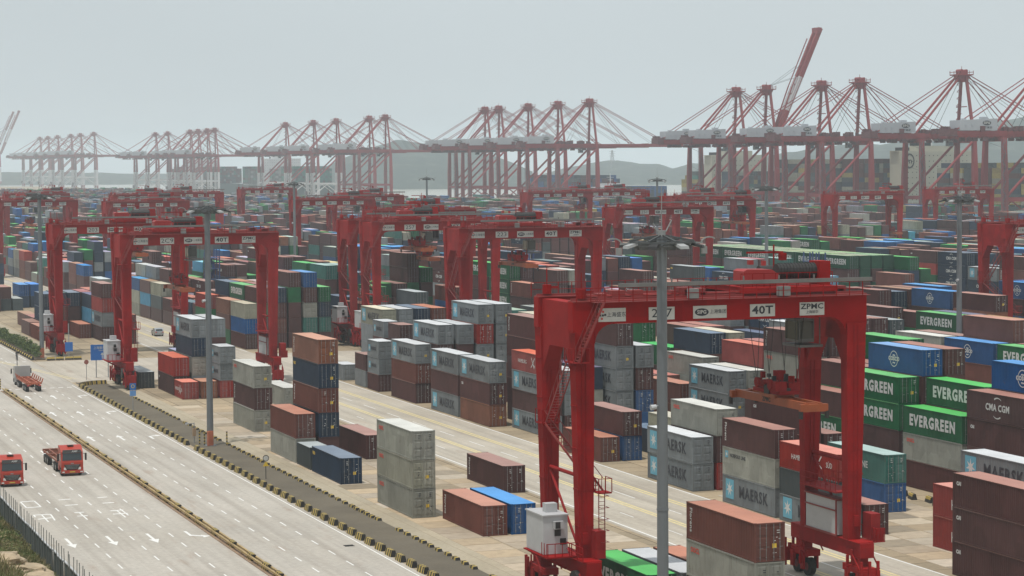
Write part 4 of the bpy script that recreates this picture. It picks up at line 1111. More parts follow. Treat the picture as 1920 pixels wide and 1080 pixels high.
    for s in np.arange(1, LB, 6): mb.bar(bp(s, -2.2), bp(s, 2.2), .5, 1.2)
    for y in (-3.6, 3.6):
        mb.bar(bp(0, y, -.6), bp(LB, y, -.6), .9, .1); mb.bar(bp(0, y*1.1, .7), bp(LB, y*1.1, .7), .08, .08)
        for s in np.arange(0, LB, 3): mb.bar(bp(s, y*1.1, -.6), bp(s, y*1.1, .7), .07, .07)
    mb.bar(bp(LB-1.5, -4, .5), bp(LB-1.5, 4, .5), 2.5, 3.0)
    mb.build('boom_bracing', M_qr, t)
    if boom_up:
        mb = MB()
        for y in (-2.6, 2.6): mb.bar(bp(30, y, 1.2), bp(LB, y, 1.0), .5, .5); mb.bar(bp(8, y, 1.5), bp(34, y, 3.0), .6, .6); mb.bar(bp(34, y, 3.0), bp(LB-8, y, 3.2), .5, .5)
        mb.build('folded_stay', M_qr, t)
    # A-frame
    ax = -2.5; mb = None
    for y in (-1, 1):
        mb = MB(); mb.bar((0, y*8.0, H+.4), (ax+1.2, y*2.2, AP), 1.3, 1.2); mb.build('apex_leg', M_qr, t)
        mb = MB(); mb.tube((-31, y*3.6, H+2.9), (ax-1.4, y*2.0, AP), .62, 8); mb.build('back_leg', M_qr, t)
    mb = MB(); mb.box(ax-4.4, ax+4.4, -4.2, 4.2, AP-.2, AP+.4); mb.prism([(ax-1.6,AP-3.5),(ax+1.6,AP-3.5),(ax+3.4,AP-.2),(ax-3.4,AP-.2)], 'y', -2.6, 2.6); mb.box(ax-1.7, ax+1.9, -2.9, 2.9, AP+.3, AP+1.9)
    for x in (ax-4.4, ax+4.4):
        mb.box(x-.12, x+.12, -4.2, 4.2, AP+1.3, AP+1.6)
    for x in (-4.3, -2, 2, 4.3):
        for y in (-4.1, 4.1): mb.box(ax+x-.12, ax+x+.12, y-.12, y+.12, AP+.3, AP+2.2)
    mb.tube((ax-1.2,-2.4,AP+2.1),(ax-1.2,2.4,AP+2.1),.9,10); mb.tube((ax+1.4,-2.4,AP+2.0),(ax+1.4,2.4,AP+2.0),.9,10); mb.box(ax-.1, ax+.1, -.1, .1, AP+2, AP+4.5)
    mb.build('apex_platform', M_qr, t)
    mb = MB(); mb.bar((ax, -5, 62), (ax, 5, 62), .5, .5)
    for k in range(9):
        z = H+3+k*3.5; mb.bar((ax-1, 4.0-.2*k, z), (ax+2.2, 4.2-.2*k, z+3.2), .25, .25); mb.bar((ax+2.2, 4.2-.2*k, z+3.2), (ax-1, 3.8-.2*k, z+3.5), .2, .2)
    mb.build('apex_stair', M_qr, t)
    for y in (-1, 1):
        mb = MB(); mb.bar((ax-1, y*2.4, AP+1), (-54, y*4.0, H+3.2), .38, .38); mb.build('back_stay', M_qr, t)
        if not boom_up:
            for s in (27, 56):
                mb = MB(); mb.bar((ax+1, y*2.4, AP+1), bp(s, y*2.6, 1.4), .40, .40); mb.build('fore_stay', M_qr, t)
            mb = MB(); mb.bar((ax+1, y*2.0, AP+.5), bp(18, y*2.6, 1.4), .16, .16); mb.bar((ax+1, y*1.8, AP+.2), bp(44, y*2.6, 1.4), .14, .14); mb.bar((ax-1, y*1.8, AP+.2), (-20, y*3.4, H+3), .16, .16); mb.build('rope', M_dk, t)
        else:
            mb = MB(); mb.bar((ax+1, y*2.0, AP+1), bp(48, y*2.6, 3.2), .15, .15); mb.bar((ax-2, y*2.0, AP+1), bp(40, y*2.6, 3.2), .15, .15); mb.build('rope', M_dk, t)
    # machinery house with emblem
    mb = MB(); mb.prism([(-51.5, H+3.4), (-31.5, H+3.4), (-31.5, H+9.0), (-51.5, H+8.2)], 'y', -4.8, 4.8)
    for x in (-49, -45.5): mb.box(x, x+.9, -5.1, -4.8, H+5.6, H+6.5)
    mb.box(-48, -46, -1, 1, H+8.5, H+9.1); mb.box(-38, -35, -2, 1, H+8.8, H+9.8)
    h = mb.build('machinery_house', M_house, t); fixn(h.data)
    mb = MB(); mb.prism([(-37.2+2.3*math.cos(2*pi*i/18), H+6.9+1.15*math.sin(2*pi*i/18)) for i in range(18)], 'y', -4.86, -4.81); mb.build('emblem', M_lb, h)
    put_text('SIPG', 1.5, (-37.2, -4.9, H+6.9), ROT_FRONT, M_sign, h, .05); put_text('上港集团', 1.15, (-37.2, -4.9, H+4.7), ROT_FRONT, M_lb, h, .02, 1.2)
    # trolley and cab, stair tower on a landside leg
    mb = MB(); bx = -14; mb.box(bx-3, bx+3, -3, 3, H-.6, H+.3); mb.box(bx+3.2, bx+6.0, -1.4, 1.4, H-3.4, H-.6); mb.mi = 1; mb.box(bx+3.4, bx+6.1, -1.45, 1.45, H-3.0, H-1.4); mb.build('trolley', [M_cg, M_gl], t)
    mb = MB()
    for k in range(12):
        z = 5+k*3.3; s = 1 if k % 2 else -1
        mb.bar((-31.6-.9*s, -11.0, z), (-31.6+.9*s, -11.0, z+3.0), .28, .2); mb.box(-32.8, -30.6, -12, -10.2, z-.1, z)
        mb.bar((-31.6-.9*s, -11.0, z+1), (-31.6+.9*s, -11.0, z+4.0), .1, .1)
    for k in range(10):
        z = 5+k*3.9; s = 1 if k % 2 else -1; mb.bar((1.4-.9*s, 10.6, z), (1.4+.9*s, 10.6, z+3.6), .25, .2); mb.box(.2, 2.6, 9.9, 11.4, z-.1, z)
    for k in range(7):
        z = 18+k*3.7; mb.bar((-29, -8.6, z), (-29, 8.6, z+3.4), .12, .12) if k % 3 == 0 else None
    mb.box(-33, -30.8, 6, 9, 5, 9); mb.box(-1, 1.6, -6, -3, 4.5, 8)
    for x in (-32.7, -30.6):
        for y in (-11.9, -10.2): mb.box(x-.07, x+.07, y-.07, y+.07, 3, 45)
    mb.build('stair_tower', mat('stair_grey', (.12,.10,.11), .7, var=.3), t)['kind'] = 'stuff'
    mb = MB()
    for k in range(11):                                      # slack festoon loops
        x0 = -52+k*4.6
        for j in range(6):
            a, b = j/6, (j+1)/6
            f = lambda q: (x0+q*4.4, -6.3, H+.6-2.2*math.sin(pi*q))
            mb.bar(f(a), f(b), .12, .12)
    mb.build('festoon_cable', M_dk, t)
    return t
QX = 615.0
def uxy(u, Xq, Zq=78):
    """distance along the quay at which a crane apex stands under photo column u"""
    lo, hi = 500.0, 9000.0
    for _ in range(50):
        m = (lo+hi)/2; d = Vector((Xq, m, Zq-35.094)); uu = 960 + 4336.54*d.dot(CR)/d.dot(CF)
        if uu > u: lo = m
        else: hi = m
    return lo
Q1 = make_sts(); Q2 = make_sts(boom_up=True); Q3 = make_sts(white_low=True); Q4 = make_sts(white_low=True, boom_up=True)
used = set()
def q(proto, u, H, lab):
    X = QX-2.5
    y = uxy(u, X)
    o = proto if proto.name not in used else dup(proto, (0,0,0))
    used.add(proto.name)
    o.location = (QX, y, 0)
    d = Vector((X, y, 0)).dot(CF)
    if u < 0: o.scale = (1.3,1.3,1.3)
    elif u < 200: o.scale = (1.1,1.1,1.1)
    tag(o, lab, 'quay crane', 'ship to shore cranes along the quay')
    return o
QC = [(Q1,1803,'tallest red and white quay crane at right, its apex highest of the lowered ones'),
 (Q1,1960,'red quay crane whose boom stays enter at the right picture edge'),
 (Q1,1612,'red quay crane second left of the tallest one, standing before the big ship'),
 (Q1,1540,'red quay crane just right of the raised boom'),
 (Q2,1437,'red quay crane with its striped boom raised steeply above all others'),
 (Q1,1380,'leftmost red quay crane of the right hand group'),
 (Q1,1105,'rightmost of the five red quay cranes in the middle group'),
 (Q1,1046,'second quay crane from the right in the middle group'),
 (Q1,990,'centre quay crane of the middle group'),
 (Q1,935,'quay crane second from the left in the middle group, close beside its neighbour'),
 (Q1,909,'leftmost quay crane of the middle group'),
 (Q1,722,'rightmost quay crane in front of the green hill'),
 (Q1,692,'quay crane close left of the one before the green hill'),
 (Q3,630,'white legged quay crane third from right in the hill group'),
 (Q3,587,'white legged quay crane second from left in the hill group'),
 (Q3,535,'leftmost white legged quay crane of the hill group'),
 (Q3,402,'rightmost hazy quay crane of the group left of centre'),
 (Q3,388,'hazy quay crane overlapping the rightmost of its group'),
 (Q3,356,'hazy quay crane in the middle of the group left of centre'),
 (Q3,371,'hazy quay crane close right of the middle one, left of centre'),
 (Q3,314,'hazy quay crane second from left in its group left of centre'),
 (Q3,291,'leftmost hazy quay crane of the group left of centre'),
 (Q3,176,'rightmost quay crane of the far left hazy group'),
 (Q3,151,'far left group quay crane, second from its right'),
 (Q3,133,'far left group quay crane, third from its right'),
 (Q3,108,'far left group quay crane, fourth from its right'),
 (Q3,90,'far left group quay crane, fifth from its right'),
 (Q3,75,'far left group quay crane, leftmost with lowered boom'),
 (Q4,-4,'hazy quay crane with raised striped boom at the left picture edge'),
 (Q4,-14,'hazy quay crane with raised boom, beside the other one at the left edge')]
for p_, u_, lab_ in QC: q(p_, u_, 78, lab_)
# ------------------------------------------------------------------ ships
M_hull = mat('hull_dark_green', (.03,.055,.055), .6, var=.15, scale=.05)
M_hullr = mat('hull_red', (.30,.05,.04), .6, var=.15, scale=.05)
M_sup = mat('ship_superstructure', (.36,.35,.28), .6, var=.08, scale=.1, streak=.15, dirt=(.4,.36,.28))
def ship(name, label, x0, beam, y0, y1, deck, bays, bridge_y, top, cols, bow=1, txt=None, seed=1, hullm=None, sup=None):
    r = random.Random(seed)
    t = empty(name, (x0+beam/2, y0, -4.2)); tag(t, label, 'container ship')
    L = y1-y0; D = deck+4.2
    mb = MB()
    b = beam/2
    prof = [(-b, L*.04), (-b, L*.86), (-b*.6, L*.95), (0, L), (b*.6, L*.95), (b, L*.86), (b, L*.04), (b*.7, 0), (-b*.7, 0)]
    mb.prism(prof, 'z', 2.0, D); h = mb.build('hull', hullm or M_hull, t); fixn(h.data)
    mb = MB(); mb.prism([(x*.985, y*.985+1) for x, y in prof], 'z', -1.0, 2.0); fixn(mb.build('boot_topping', M_hullr, t).data)
    mb = MB()
    for y in np.arange(L*.05, L*.86, 6): mb.box(-b-.1, -b, y, y+.12, D, D+1.2)
    mb.box(-b-.12, -b+.02, L*.05, L*.86, D+1.15, D+1.25); mb.build('deck_rail', M_qw, t)
    bw = 15
    by = bridge_y-y0
    mb = MB(); n = int((top-deck)/3)
    mb.box(-b*.98, b*.98, by-6, by+6, D, top+4.2)
    mb.box(-b*1.04, b*1.04, by-4, by+4, top+4.2, top+4.6); mb.box(-b*.5, b*.5, by-4, by+4, top+4.6, top+7.2)
    s = mb.build('superstructure', sup or M_sup, t)
    for k in range(n):                                      # rows of ports facing the camera
        mb = MB(); z = D+1.4+3*k
        for x in np.arange(-b*.9, b*.9, 2.6): mb.box(x, x+.45, by-6.06, by-6, z, z+.5)
        mb.build('window_row', M_gl, s)
    mb = MB(); mb.box(-b*.95, b*.95, by-4.2, by-4, top+2.6, top+3.8); mb.build('bridge_windows', M_gl, s)
    mb = MB(); mb.box(-b*.35, b*.7, by+14, by+26, D, top+6.5); mb.box(0, b*.4, by+16, by+24, top+6.5, top+9); mb.build('funnel', M_dk if sup is None else M_hull, t)
    mb = MB(); mb.bar((0, by, top+7), (0, by, top+15), .5); mb.bar((-3, by, top+12), (3, by, top+12), .3); mb.bar((-2, by, top+10), (2, by, top+10), .3); mb.build('mast', M_qw, t)
    if txt:
        mb = MB(); me = ring_mesh(3.2, .7, 20, M_dk, 1.3); o = ob('emblem', me, s, (-b*.98-.08 if False else -b*.75, by-6.1, top-1.0)); o.rotation_euler = ROT_FRONT
        put_text('m', 4.5, (-b*.75, by-6.15, top-1.0), ROT_FRONT, M_dk, s, .1)
        for k, c in enumerate(('M','S','C')):
            put_text(c, 13, (-b-.05, L*(.55-.12*k), (deck+4.2)*.55), ROT_SIDE, M_qw, t, .25, 1.4)
    # deck cargo: one mass of boxes
    V_, F_, C_ = [], [], []
    cw, ln = 2.55, 12.6
    def bx_(x,y,z,c):
        i = len(V_); X1, Y1, Z1 = x+2.44, y+12.2, z+2.6
        V_.extend([(x,y,z),(X1,y,z),(X1,Y1,z),(x,Y1,z),(x,y,Z1),(X1,y,Z1),(X1,Y1,Z1),(x,Y1,Z1)])
        F_.extend([(i+4,i+5,i+6,i+7),(i,i+1,i+5,i+4),(i+1,i+2,i+6,i+5),(i+2,i+3,i+7,i+6),(i+3,i,i+4,i+7)]); C_.extend([c]*5)
    for (a, bb, hh) in bays:
        y = a-y0
        while y+ln < bb-y0:
            hb_ = hh + r.randint(-1, 0); base = r.choice(cols)
            for k in range(int(beam/cw)):
                h2 = max(1, hb_ - (r.random() < .2) - (r.random() < .1))
                for l in range(h2):
                    c = base if r.random() < .45 else r.choice(cols)
                    f = r.uniform(.8, 1.2)
                    bx_(-b+.3+k*cw, y, D+.6+2.62*l, tuple(v*f for v in CODES[c][1]))
            y += 13.6
    me = bpy.data.meshes.new('deck_containers'); me.from_pydata(V_, [], F_)
    at = me.color_attributes.new('paint', 'FLOAT_COLOR', 'CORNER'); arr = np.ones((len(F_), 4, 4), np.float32); arr[:, :, :3] = A_(C_, dtype=np.float32)[:, None, :]; at.data.foreach_set('color', arr.ravel())
    me.materials.append(bpy.data.materials['container_paints'])
    o = ob('deck_containers', me, t); o['kind'] = 'stuff'
    return t
ship('container_ship', 'huge dark hulled container ship with cream bridge and yellow boxes behind the right cranes', 624, 46, 905, 1290, 12, [(925,1085,8),(1140,1262,9)], 1118, 40, 'XLKKMKLLKKNMX', txt=True, seed=4)
ship('container_ship', 'container ship with stacked dark boxes behind the right crane group, farther along', 624, 40, 1300, 1420, 10, [(1315,1345,8),(1378,1405,7)], 1362, 39, 'LKXKMNTK', seed=6)
ship('container_ship', 'dark blue ship with navy boxes and white deck beyond the gap in the quay cranes', 660, 32, 1560, 1830, 9, [(1580,1640,3),(1665,1800,6)], 1655, 16, 'NNNKNUKM', seed=9, sup=M_qw)
ship('container_ship', 'grey green container ship moored behind the white legged quay cranes', 626, 44, 2420, 2720, 12, [(2440,2560,8),(2600,2690,8)], 2580, 42, 'KKTKMY', seed=12, sup=M_qw)
ship('container_ship', 'farthest container ship between the two left groups of hazy cranes', 626, 44, 2850, 3150, 12, [(2870,2990,8),(3030,3120,8)], 3010, 42, 'KKTBMY', seed=14, sup=M_qw)

# ------------------------------------------------------------------ islands
def island_mat():
    m = bpy.data.materials.new('island_scrub'); m.use_nodes = True; t = m.node_tree; b = t.nodes['Principled BSDF']; b.inputs['Roughness'].default_value = .95
    tc = nd(t, 'ShaderNodeTexCoord'); n = nd(t, 'ShaderNodeTexNoise'); n.inputs['Scale'].default_value = .035; n.inputs['Detail'].default_value = 12; n.inputs['Roughness'].default_value = .7; lk(t, tc.outputs['Object'], n.inputs['Vector'])
    cr = nd(t, 'ShaderNodeValToRGB'); cr.color_ramp.elements[0].position = .38; cr.color_ramp.elements[0].color = (.010,.022,.018,1); cr.color_ramp.elements[1].position = .68; cr.color_ramp.elements[1].color = (.075,.085,.065,1)
    e = cr.color_ramp.elements.new(.52); e.color = (.022,.038,.028,1)
    lk(t, n.outputs[0], cr.inputs[0]); lk(t, cr.outputs[0], b.inputs['Base Color'])
    return m
MI = island_mat()
from mathutils import noise as mnoise
def island(name, dist, us, hs, seed=0, depth=900):
    """ridge through photo columns us with heights hs at the given distance"""
    mb = MB(); N, Mn = 150, 14
    u0, u1 = us[0], us[-1]
    pts = []
    for i in range(N+1):
        u = u0 + (u1-u0)*i/N
        h = float(np.interp(u, us, hs))
        d = CF*4336.54 + CR*(u-960); d.z = 0; d.normalize()
        row = []
        for j in range(Mn+1):
            s = j/Mn
            p = d*(dist/ d.dot(CF) + (s-.35)*depth)
            prof = math.sin(pi*min(1, max(0, s)))**.8
            nz = mnoise.fractal(Vector((p.x*.004+seed, p.y*.004, 0)), .9, 2.1, 5)
            z = -6 + (h+6)*prof*(1+.16*nz) + (2.5*mnoise.noise(Vector((p.x*.03, p.y*.03, seed))) if prof > .05 else 0)
            if j in (0, Mn): z = -7
            row.append((p.x, p.y, z))
        pts.append(row)
    for r_ in pts: mb.v += r_
    w = Mn+1
    for i in range(N):
        for j in range(Mn):
            a = i*w+j; mb.f.append((a, a+w, a+w+1, a+1)); mb.m.append(0)
    o = mb.build(name, MI, None, smooth=True); fixn(o.data); struct(o); return o
island('hill', 3900, [520,575,620,665,700,745,790,830,870,930,1000], [-4,8,35,52,62,70,66,62,58,45,20], 1)
island('hill', 4300, [1000,1060,1120,1160,1200,1235,1262,1300,1360,1420], [8,24,33,36,30,31,22,34,30,14], 3)
island('hill', 3600, [1290,1350,1420,1500,1600,1700,1760,1800,1850,1900,1990,2100,2250], [18,34,44,52,58,62,70,82,96,100,104,100,90], 5, 1200)
island('hill', 5200, [-500,-350,-200,0,150,300,430], [20,40,30,24,20,16,6], 8, 900)
# lattice pylon on the low hill
t = empty('pylon'); d = CF*4336.54 + CR*(1149-960); d.z = 0; d.normalize(); pp = d*(4150/d.dot(CF))
t.location = (pp.x, pp.y, 30); tag(t, 'thin lattice pylon standing on the low green hill beyond the water', 'pylon')
mb = MB()
for sx in (-1, 1):
    for sy in (-1, 1): mb.bar((sx*4, sy*4, -6), (sx*.8, sy*.8, 27), .7)
for k in range(6):
    z = k*4.5; w0 = 3.6-.5*k; mb.bar((-w0,-w0,z),(w0,-w0,z+4.5),.4); mb.bar((w0,-w0,z),(-w0,-w0,z+4.5),.4)
mb.build('lattice', M_cg, t)
mb = MB()
for z in (17, 21, 25): mb.bar((-6,0,z),(6,0,z),.5)
mb.build('cross_arm', M_cg, t)

# ------------------------------------------------------------------ lamp masts
M_mast = mat('mast_grey', (.15,.165,.178), .5, metal=.2, var=.08, scale=.4, streak=.2, dirt=(.18,.18,.17))
def make_mast():
    t = empty('lamp_mast')
    mb = MB(); mb.tube((0,0,0), (0,0,30), .42, 16, .34); mb.tube((0,0,11), (0,0,11.12), .42, 16); mb.tube((0,0,20), (0,0,20.1), .36, 16); mb.tube((0,0,0), (0,0,.08), .8, 12); mb.build('pole', M_mast, t, smooth=False)
    mb = MB()
    for r_, z in ((2.3, 29.6), (2.05, 29.35), (1.2, 29.8)):
        for i in range(16):
            a, b = 2*pi*i/16, 2*pi*(i+1)/16; mb.bar((r_*math.cos(a), r_*math.sin(a), z), (r_*math.cos(b), r_*math.sin(b), z), .1)
    for i in range(8):
        a = 2*pi*i/8; mb.bar((0,0,29.3), (2.4*math.cos(a), 2.4*math.sin(a), 29.6), .13); mb.bar((0,0,30.1), (2.4*math.cos(a), 2.4*math.sin(a), 29.7), .1)
    for i in range(10):
        a = 2*pi*(i+.5)/10; mb.box(1.6*math.cos(a)-.25, 1.6*math.cos(a)+.25, 1.6*math.sin(a)-.25, 1.6*math.sin(a)+.25, 29.1, 29.65)
    mb.build('lamp_ring', mat('ring_dark', (.07,.075,.075), .6, var=.2), t)
    for i in range(8):
        a = 2*pi*(i+.2)/8; c, s = math.cos(a), math.sin(a); mb = MB()
        P = lambda u, v, z: (c*u - s*v, s*u + c*v, z)
        mb.hexa([P(2.1,-.32,29.42), P(2.95,-.36,29.2), P(2.95,.36,29.2), P(2.1,.32,29.42)], [P(2.12,-.28,29.6), P(2.9,-.32,29.4), P(2.9,.32,29.4), P(2.12,.28,29.6)])
        mb.build('floodlight', mat('floodlight_grey', (.30,.31,.31), .5, var=.1) if i % 2 == 0 else M_dk, t)
    mb = MB()
    mb.tube((0,0,30), (0,0,30.4), .3, 8); mb.tube((0,0,30.3), (0,0,33.4), .035, 6); mb.tube((.3,0,30.3),(.75,0,31.1),.05,5); mb.tube((-.3,0,30.3),(-.6,.1,30.9),.05,5); mb.build('lightning_rod', M_cg, t)
    for sx in (-1, 1):
        mb = MB()
        for k in range(6):
            a, b = k/6*pi*.75, (k+1)/6*pi*.75
            mb.bar((sx*(3.0+.6*(1-math.cos(a))), 0, 29.5+.4*math.sin(a)), (sx*(3.0+.6*(1-math.cos(b))), 0, 29.5+.4*math.sin(b)), .09)
        mb.box(sx*3.2-.18, sx*3.2+.18, -.14, .14, 28.75, 29.25); mb.bar((sx*1.8,0,29.6),(sx*3.1,0,29.5),.1); mb.build('camera_arm', M_cg, t)
    mb = MB(); mb.box(-.62, .1, -.62, -.3, .05, 1.9); mb.build('control_box', mat('box_faded_orange', (.42,.13,.07), .6, var=.2), t)
    mb = MB(); mb.tube((-.95,-.2,18.2), (-.55,-.2,18.25), .2, 10, .16); mb.bar((-.6,-.2,18.3),(-.2,0,18.3),.07); mb.build('security_camera', M_cw, t)
    return t
ML = [(63.6,146.4,'tall grey lamp mast in the right foreground crossing the near crane girder'), (61.9,284.5,'tall grey lamp mast beside the highway kerb with an orange box at its foot'), (61.9,427.5,'grey lamp mast behind the crossing beside the hedge end'),
      (169.6,285.3,'thin grey lamp mast rising between stacks at far right'), (168.3,655,'slim distant lamp mast in front of the white legged quay cranes'), (262,822,'slim far lamp mast in the gap before the water'), (285.7,661,'slim lamp mast right behind the near mast top'),
      (209.3,428,'slim lamp mast with small head before the right crane group')]
m0 = None
for x, y, lab in ML:
    if m0 is None: m0 = make_mast(); o = m0; o.location = (x, y, 0)
    else: o = dup(m0, (x, y, 0), rz=R.uniform(0, .5))
    tag(o, lab, 'lamp mast', 'lamp masts along the yard')

# ------------------------------------------------------------------ blue steel racks for reefer plugs
M_rack = mat('rack_blue', (.02,.05,.16), .6, var=.2)
def make_rack():
    t = empty('reefer_rack')
    for x in (0, 2.2):
        for y in (0, 3.0, 6.0): MB().box(x-.12, x+.12, y-.12, y+.12, 0, 15).build('upright', M_rack, t)
    for z in np.arange(2.6, 15, 2.6):
        mb = MB(); mb.box(-.3, 2.5, -.3, 6.3, z-.1, z)
        for y in np.arange(-.3, 6.3, .8): mb.box(-.33, -.27, y, y+.05, z, z+1.1)
        for x in np.arange(-.3, 2.5, .7): mb.box(x, x+.05, -.33, -.27, z, z+1.1)
        mb.box(-.33,-.27,-.3,6.3,z+1.05,z+1.1); mb.box(-.3,2.5,-.33,-.27,z+1.05,z+1.1); mb.build('deck', M_rack, t)
        s = 1 if int(z/2.6) % 2 else -1
        mb = MB(); mb.bar((1.1, 3-2.5*s, z-2.6), (1.1, 3+2.5*s, z), .7, .08); mb.build('stair', M_rack, t)
    return t
k0 = make_rack()
for i, (x, y, lab) in enumerate(((182.5,499,'tall blue steel rack tower behind the middle cranes'), (119.2,545,'blue steel rack tower seen beside the left lamp mast'), (234.6,455,'blue steel rack tower before the long green stacks'))):
    o = k0 if i == 0 else dup(k0, (x, y, 0)); o.location = (x, y, 0); tag(o, lab, 'steel rack', 'blue racks between the blocks')

# ------------------------------------------------------------------ concrete barrier blocks, kerb blocks
def stripe_mat(name, ax, freq, off=0.0):
    m = bpy.data.materials.new(name); m.use_nodes = True; t = m.node_tree; b = t.nodes['Principled BSDF']; b.inputs['Roughness'].default_value = .8
    tc = nd(t, 'ShaderNodeTexCoord'); sp = nd(t, 'ShaderNodeSeparateXYZ'); lk(t, tc.outputs['Object'], sp.inputs[0])
    mu = nd(t, 'ShaderNodeMath', operation='MULTIPLY_ADD'); mu.inputs[1].default_value = freq; mu.inputs[2].default_value = 100+off; lk(t, sp.outputs[ax], mu.inputs[0])
    fr = nd(t, 'ShaderNodeMath', operation='FRACT'); lk(t, mu.outputs[0], fr.inputs[0]); gt = nd(t, 'ShaderNodeMath', operation='GREATER_THAN'); gt.inputs[1].default_value = .5; lk(t, fr.outputs[0], gt.inputs[0])
    mx = nd(t, 'ShaderNodeMix', data_type='RGBA'); lk(t, gt.outputs[0], mx.inputs[0]); mx.inputs[6].default_value = (.025,.022,.02,1); mx.inputs[7].default_value = (.42,.31,.07,1)
    n = nd(t, 'ShaderNodeTexNoise'); n.inputs['Scale'].default_value = 4; n.inputs['Detail'].default_value = 5; lk(t, tc.outputs['Object'], n.inputs['Vector'])
    r = nd(t, 'ShaderNodeMapRange'); r.inputs[1].default_value = .5; r.inputs[2].default_value = .75; r.inputs[4].default_value = .4; lk(t, n.outputs[0], r.inputs[0])
    m2 = nd(t, 'ShaderNodeMix', data_type='RGBA'); lk(t, r.outputs[0], m2.inputs[0]); lk(t, mx.outputs[2], m2.inputs[6]); m2.inputs[7].default_value = (.17,.14,.09,1)
    lk(t, m2.outputs[2], b.inputs['Base Color']); return m
M_st = stripe_mat('stripe_long', 1, 1.62, .2); M_st2 = stripe_mat('stripe_fine', 0, 2.2); M_st3 = stripe_mat('stripe_kerb', 1, 1.2)
def block_mesh(w, l, h, tw, m, name):
    mb = MB(); mb.hexa([(-w/2,-l/2,0),(w/2,-l/2,0),(w/2,l/2,0),(-w/2,l/2,0)], [(-tw/2,-l/2+.08,h),(tw/2,-l/2+.08,h),(tw/2,l/2-.08,h),(-tw/2,l/2-.08,h)])
    mb.mi = 1; mb.hexa([(-w/2,-l/2-.01,0),(w/2,-l/2-.01,0),(w/2,-l/2,0),(-w/2,-l/2,0)], [(-tw/2,-l/2+.06,h+.003),(tw/2,-l/2+.06,h+.003),(tw/2,-l/2+.08,h+.003),(-tw/2,-l/2+.08,h+.003)])
    me = mb.mesh(name); me.materials.append(m); me.materials.append(M_dk); me.polygons.foreach_set('material_index', mb.m); return me
BM = block_mesh(.62, 1.85, .60, .34, M_st, 'barrier_block')
BM2 = block_mesh(.45, 1.25, .26, .34, M_st3, 'kerb_block')
BM3 = block_mesh(.6, 1.5, .6, .34, M_st2, 'barrier_block')
def blk(me, x, y, rz, lab, grp, cat, z=0.0):
    o = ob(me.name.split('.')[0], me, None, (x, y, z)); o.rotation_euler = (0, 0, rz); tag(o, lab, cat, grp); return o
y = 160.0
while y < 366:
    if abs(y-284) > 1.5: blk(BM, 59.35 + R.uniform(-.06,.06), y, R.uniform(-.05,.05), 'yellow and black striped concrete block in the row edging the highway', 'striped blocks between highway and verge', 'barrier block')
    y += 3.15 + R.uniform(-.15,.2)
for a in np.linspace(0, 1.5, 8):                              # the rounded corner by the blue sign
    blk(BM, 63.6-4.2*math.cos(a), 367.0+4.6*math.sin(a)+1.0, -a, 'striped block in the curved corner row below the blue sign', 'striped blocks round the verge corner', 'barrier block')
y = 176.0
while y < 352:
    if R.random() > .06 and not 212 < y < 217: blk(BM2, 64.1 + R.uniform(-.05,.05), y, R.uniform(-.06,.06), 'low yellow topped kerb block along the inner edge of the verge', 'low kerb blocks between verge and yard', 'kerb block')
    y += (2.55 if y > 226 else 1.75 if y > 216 else 2.4) + R.uniform(-.12,.2)
my = []
y = 172.0
while y < 366:
    my.append(y); y += R.choice((4.6, 5.6, 7.4)) if y > 186 else 6.0
for y in my: blk(BM, 47.15, y, R.uniform(-.03,.03), 'striped block standing on the rail line that parts the highway', 'striped blocks of the highway median', 'barrier block')
t = empty('median_rail', (47.15, 169, 0)); tag(t, 'low yellow double rail on a brown strip along the middle of the highway', 'median rail')
mb = MB(); mb.box(-.55, .55, 0, 198, .0, .06); mb.build('base_strip', mat('median_base', (.24,.165,.11), .9, var=.3, scale=.5), t)
for xx in (-.24, .2):
    mb = MB(); mb.box(xx-.09, xx+.09, 0, 198, .3, .46)
    for yy in np.arange(1, 198, 3): mb.box(xx-.05, xx+.05, yy, yy+.1, .06, .3)
    mb.build('rail', mat('rail_yellow', (.34,.245,.105), .65, var=.25, scale=.6, streak=.4, dirt=(.2,.14,.08)), t)
for i, x in enumerate((66.6, 68.2, 70.0, 76.8, 78.4, 80.6, 83.0, 87.2, 88.9)): blk(BM3, x, 376.2, pi/2 + R.uniform(-.04,.04), 'striped block in the row across the near side of the crossing', 'striped blocks along the crossing', 'barrier block')
for i, x in enumerate((62.6, 64.2, 65.9, 67.4)): blk(BM3, x, 421.6, pi/2, 'striped block at the far corner of the crossing under the lamp mast', 'striped blocks at the far crossing corner', 'barrier block')
y = 424.0
while y < 500: blk(BM3, 59.6, y, R.uniform(-.04,.04), 'pale striped block in the row beside the hedge', 'striped blocks along the hedge', 'barrier block'); y += 2.8
for k in range(9): blk(BM3, 119.6 + .5*(k % 2), 205+2.7*k, R.uniform(-.3,.3), 'scattered striped block on the ground before the green stack at right', 'striped blocks at the foot of the green stack', 'barrier block')
for k in range(10): blk(BM3, 121.0 + .8*(k % 2), 378+1.9*k, R.uniform(-.3,.3), 'striped block beside the foot of the middle cranes', 'striped blocks near the middle cranes', 'barrier block')

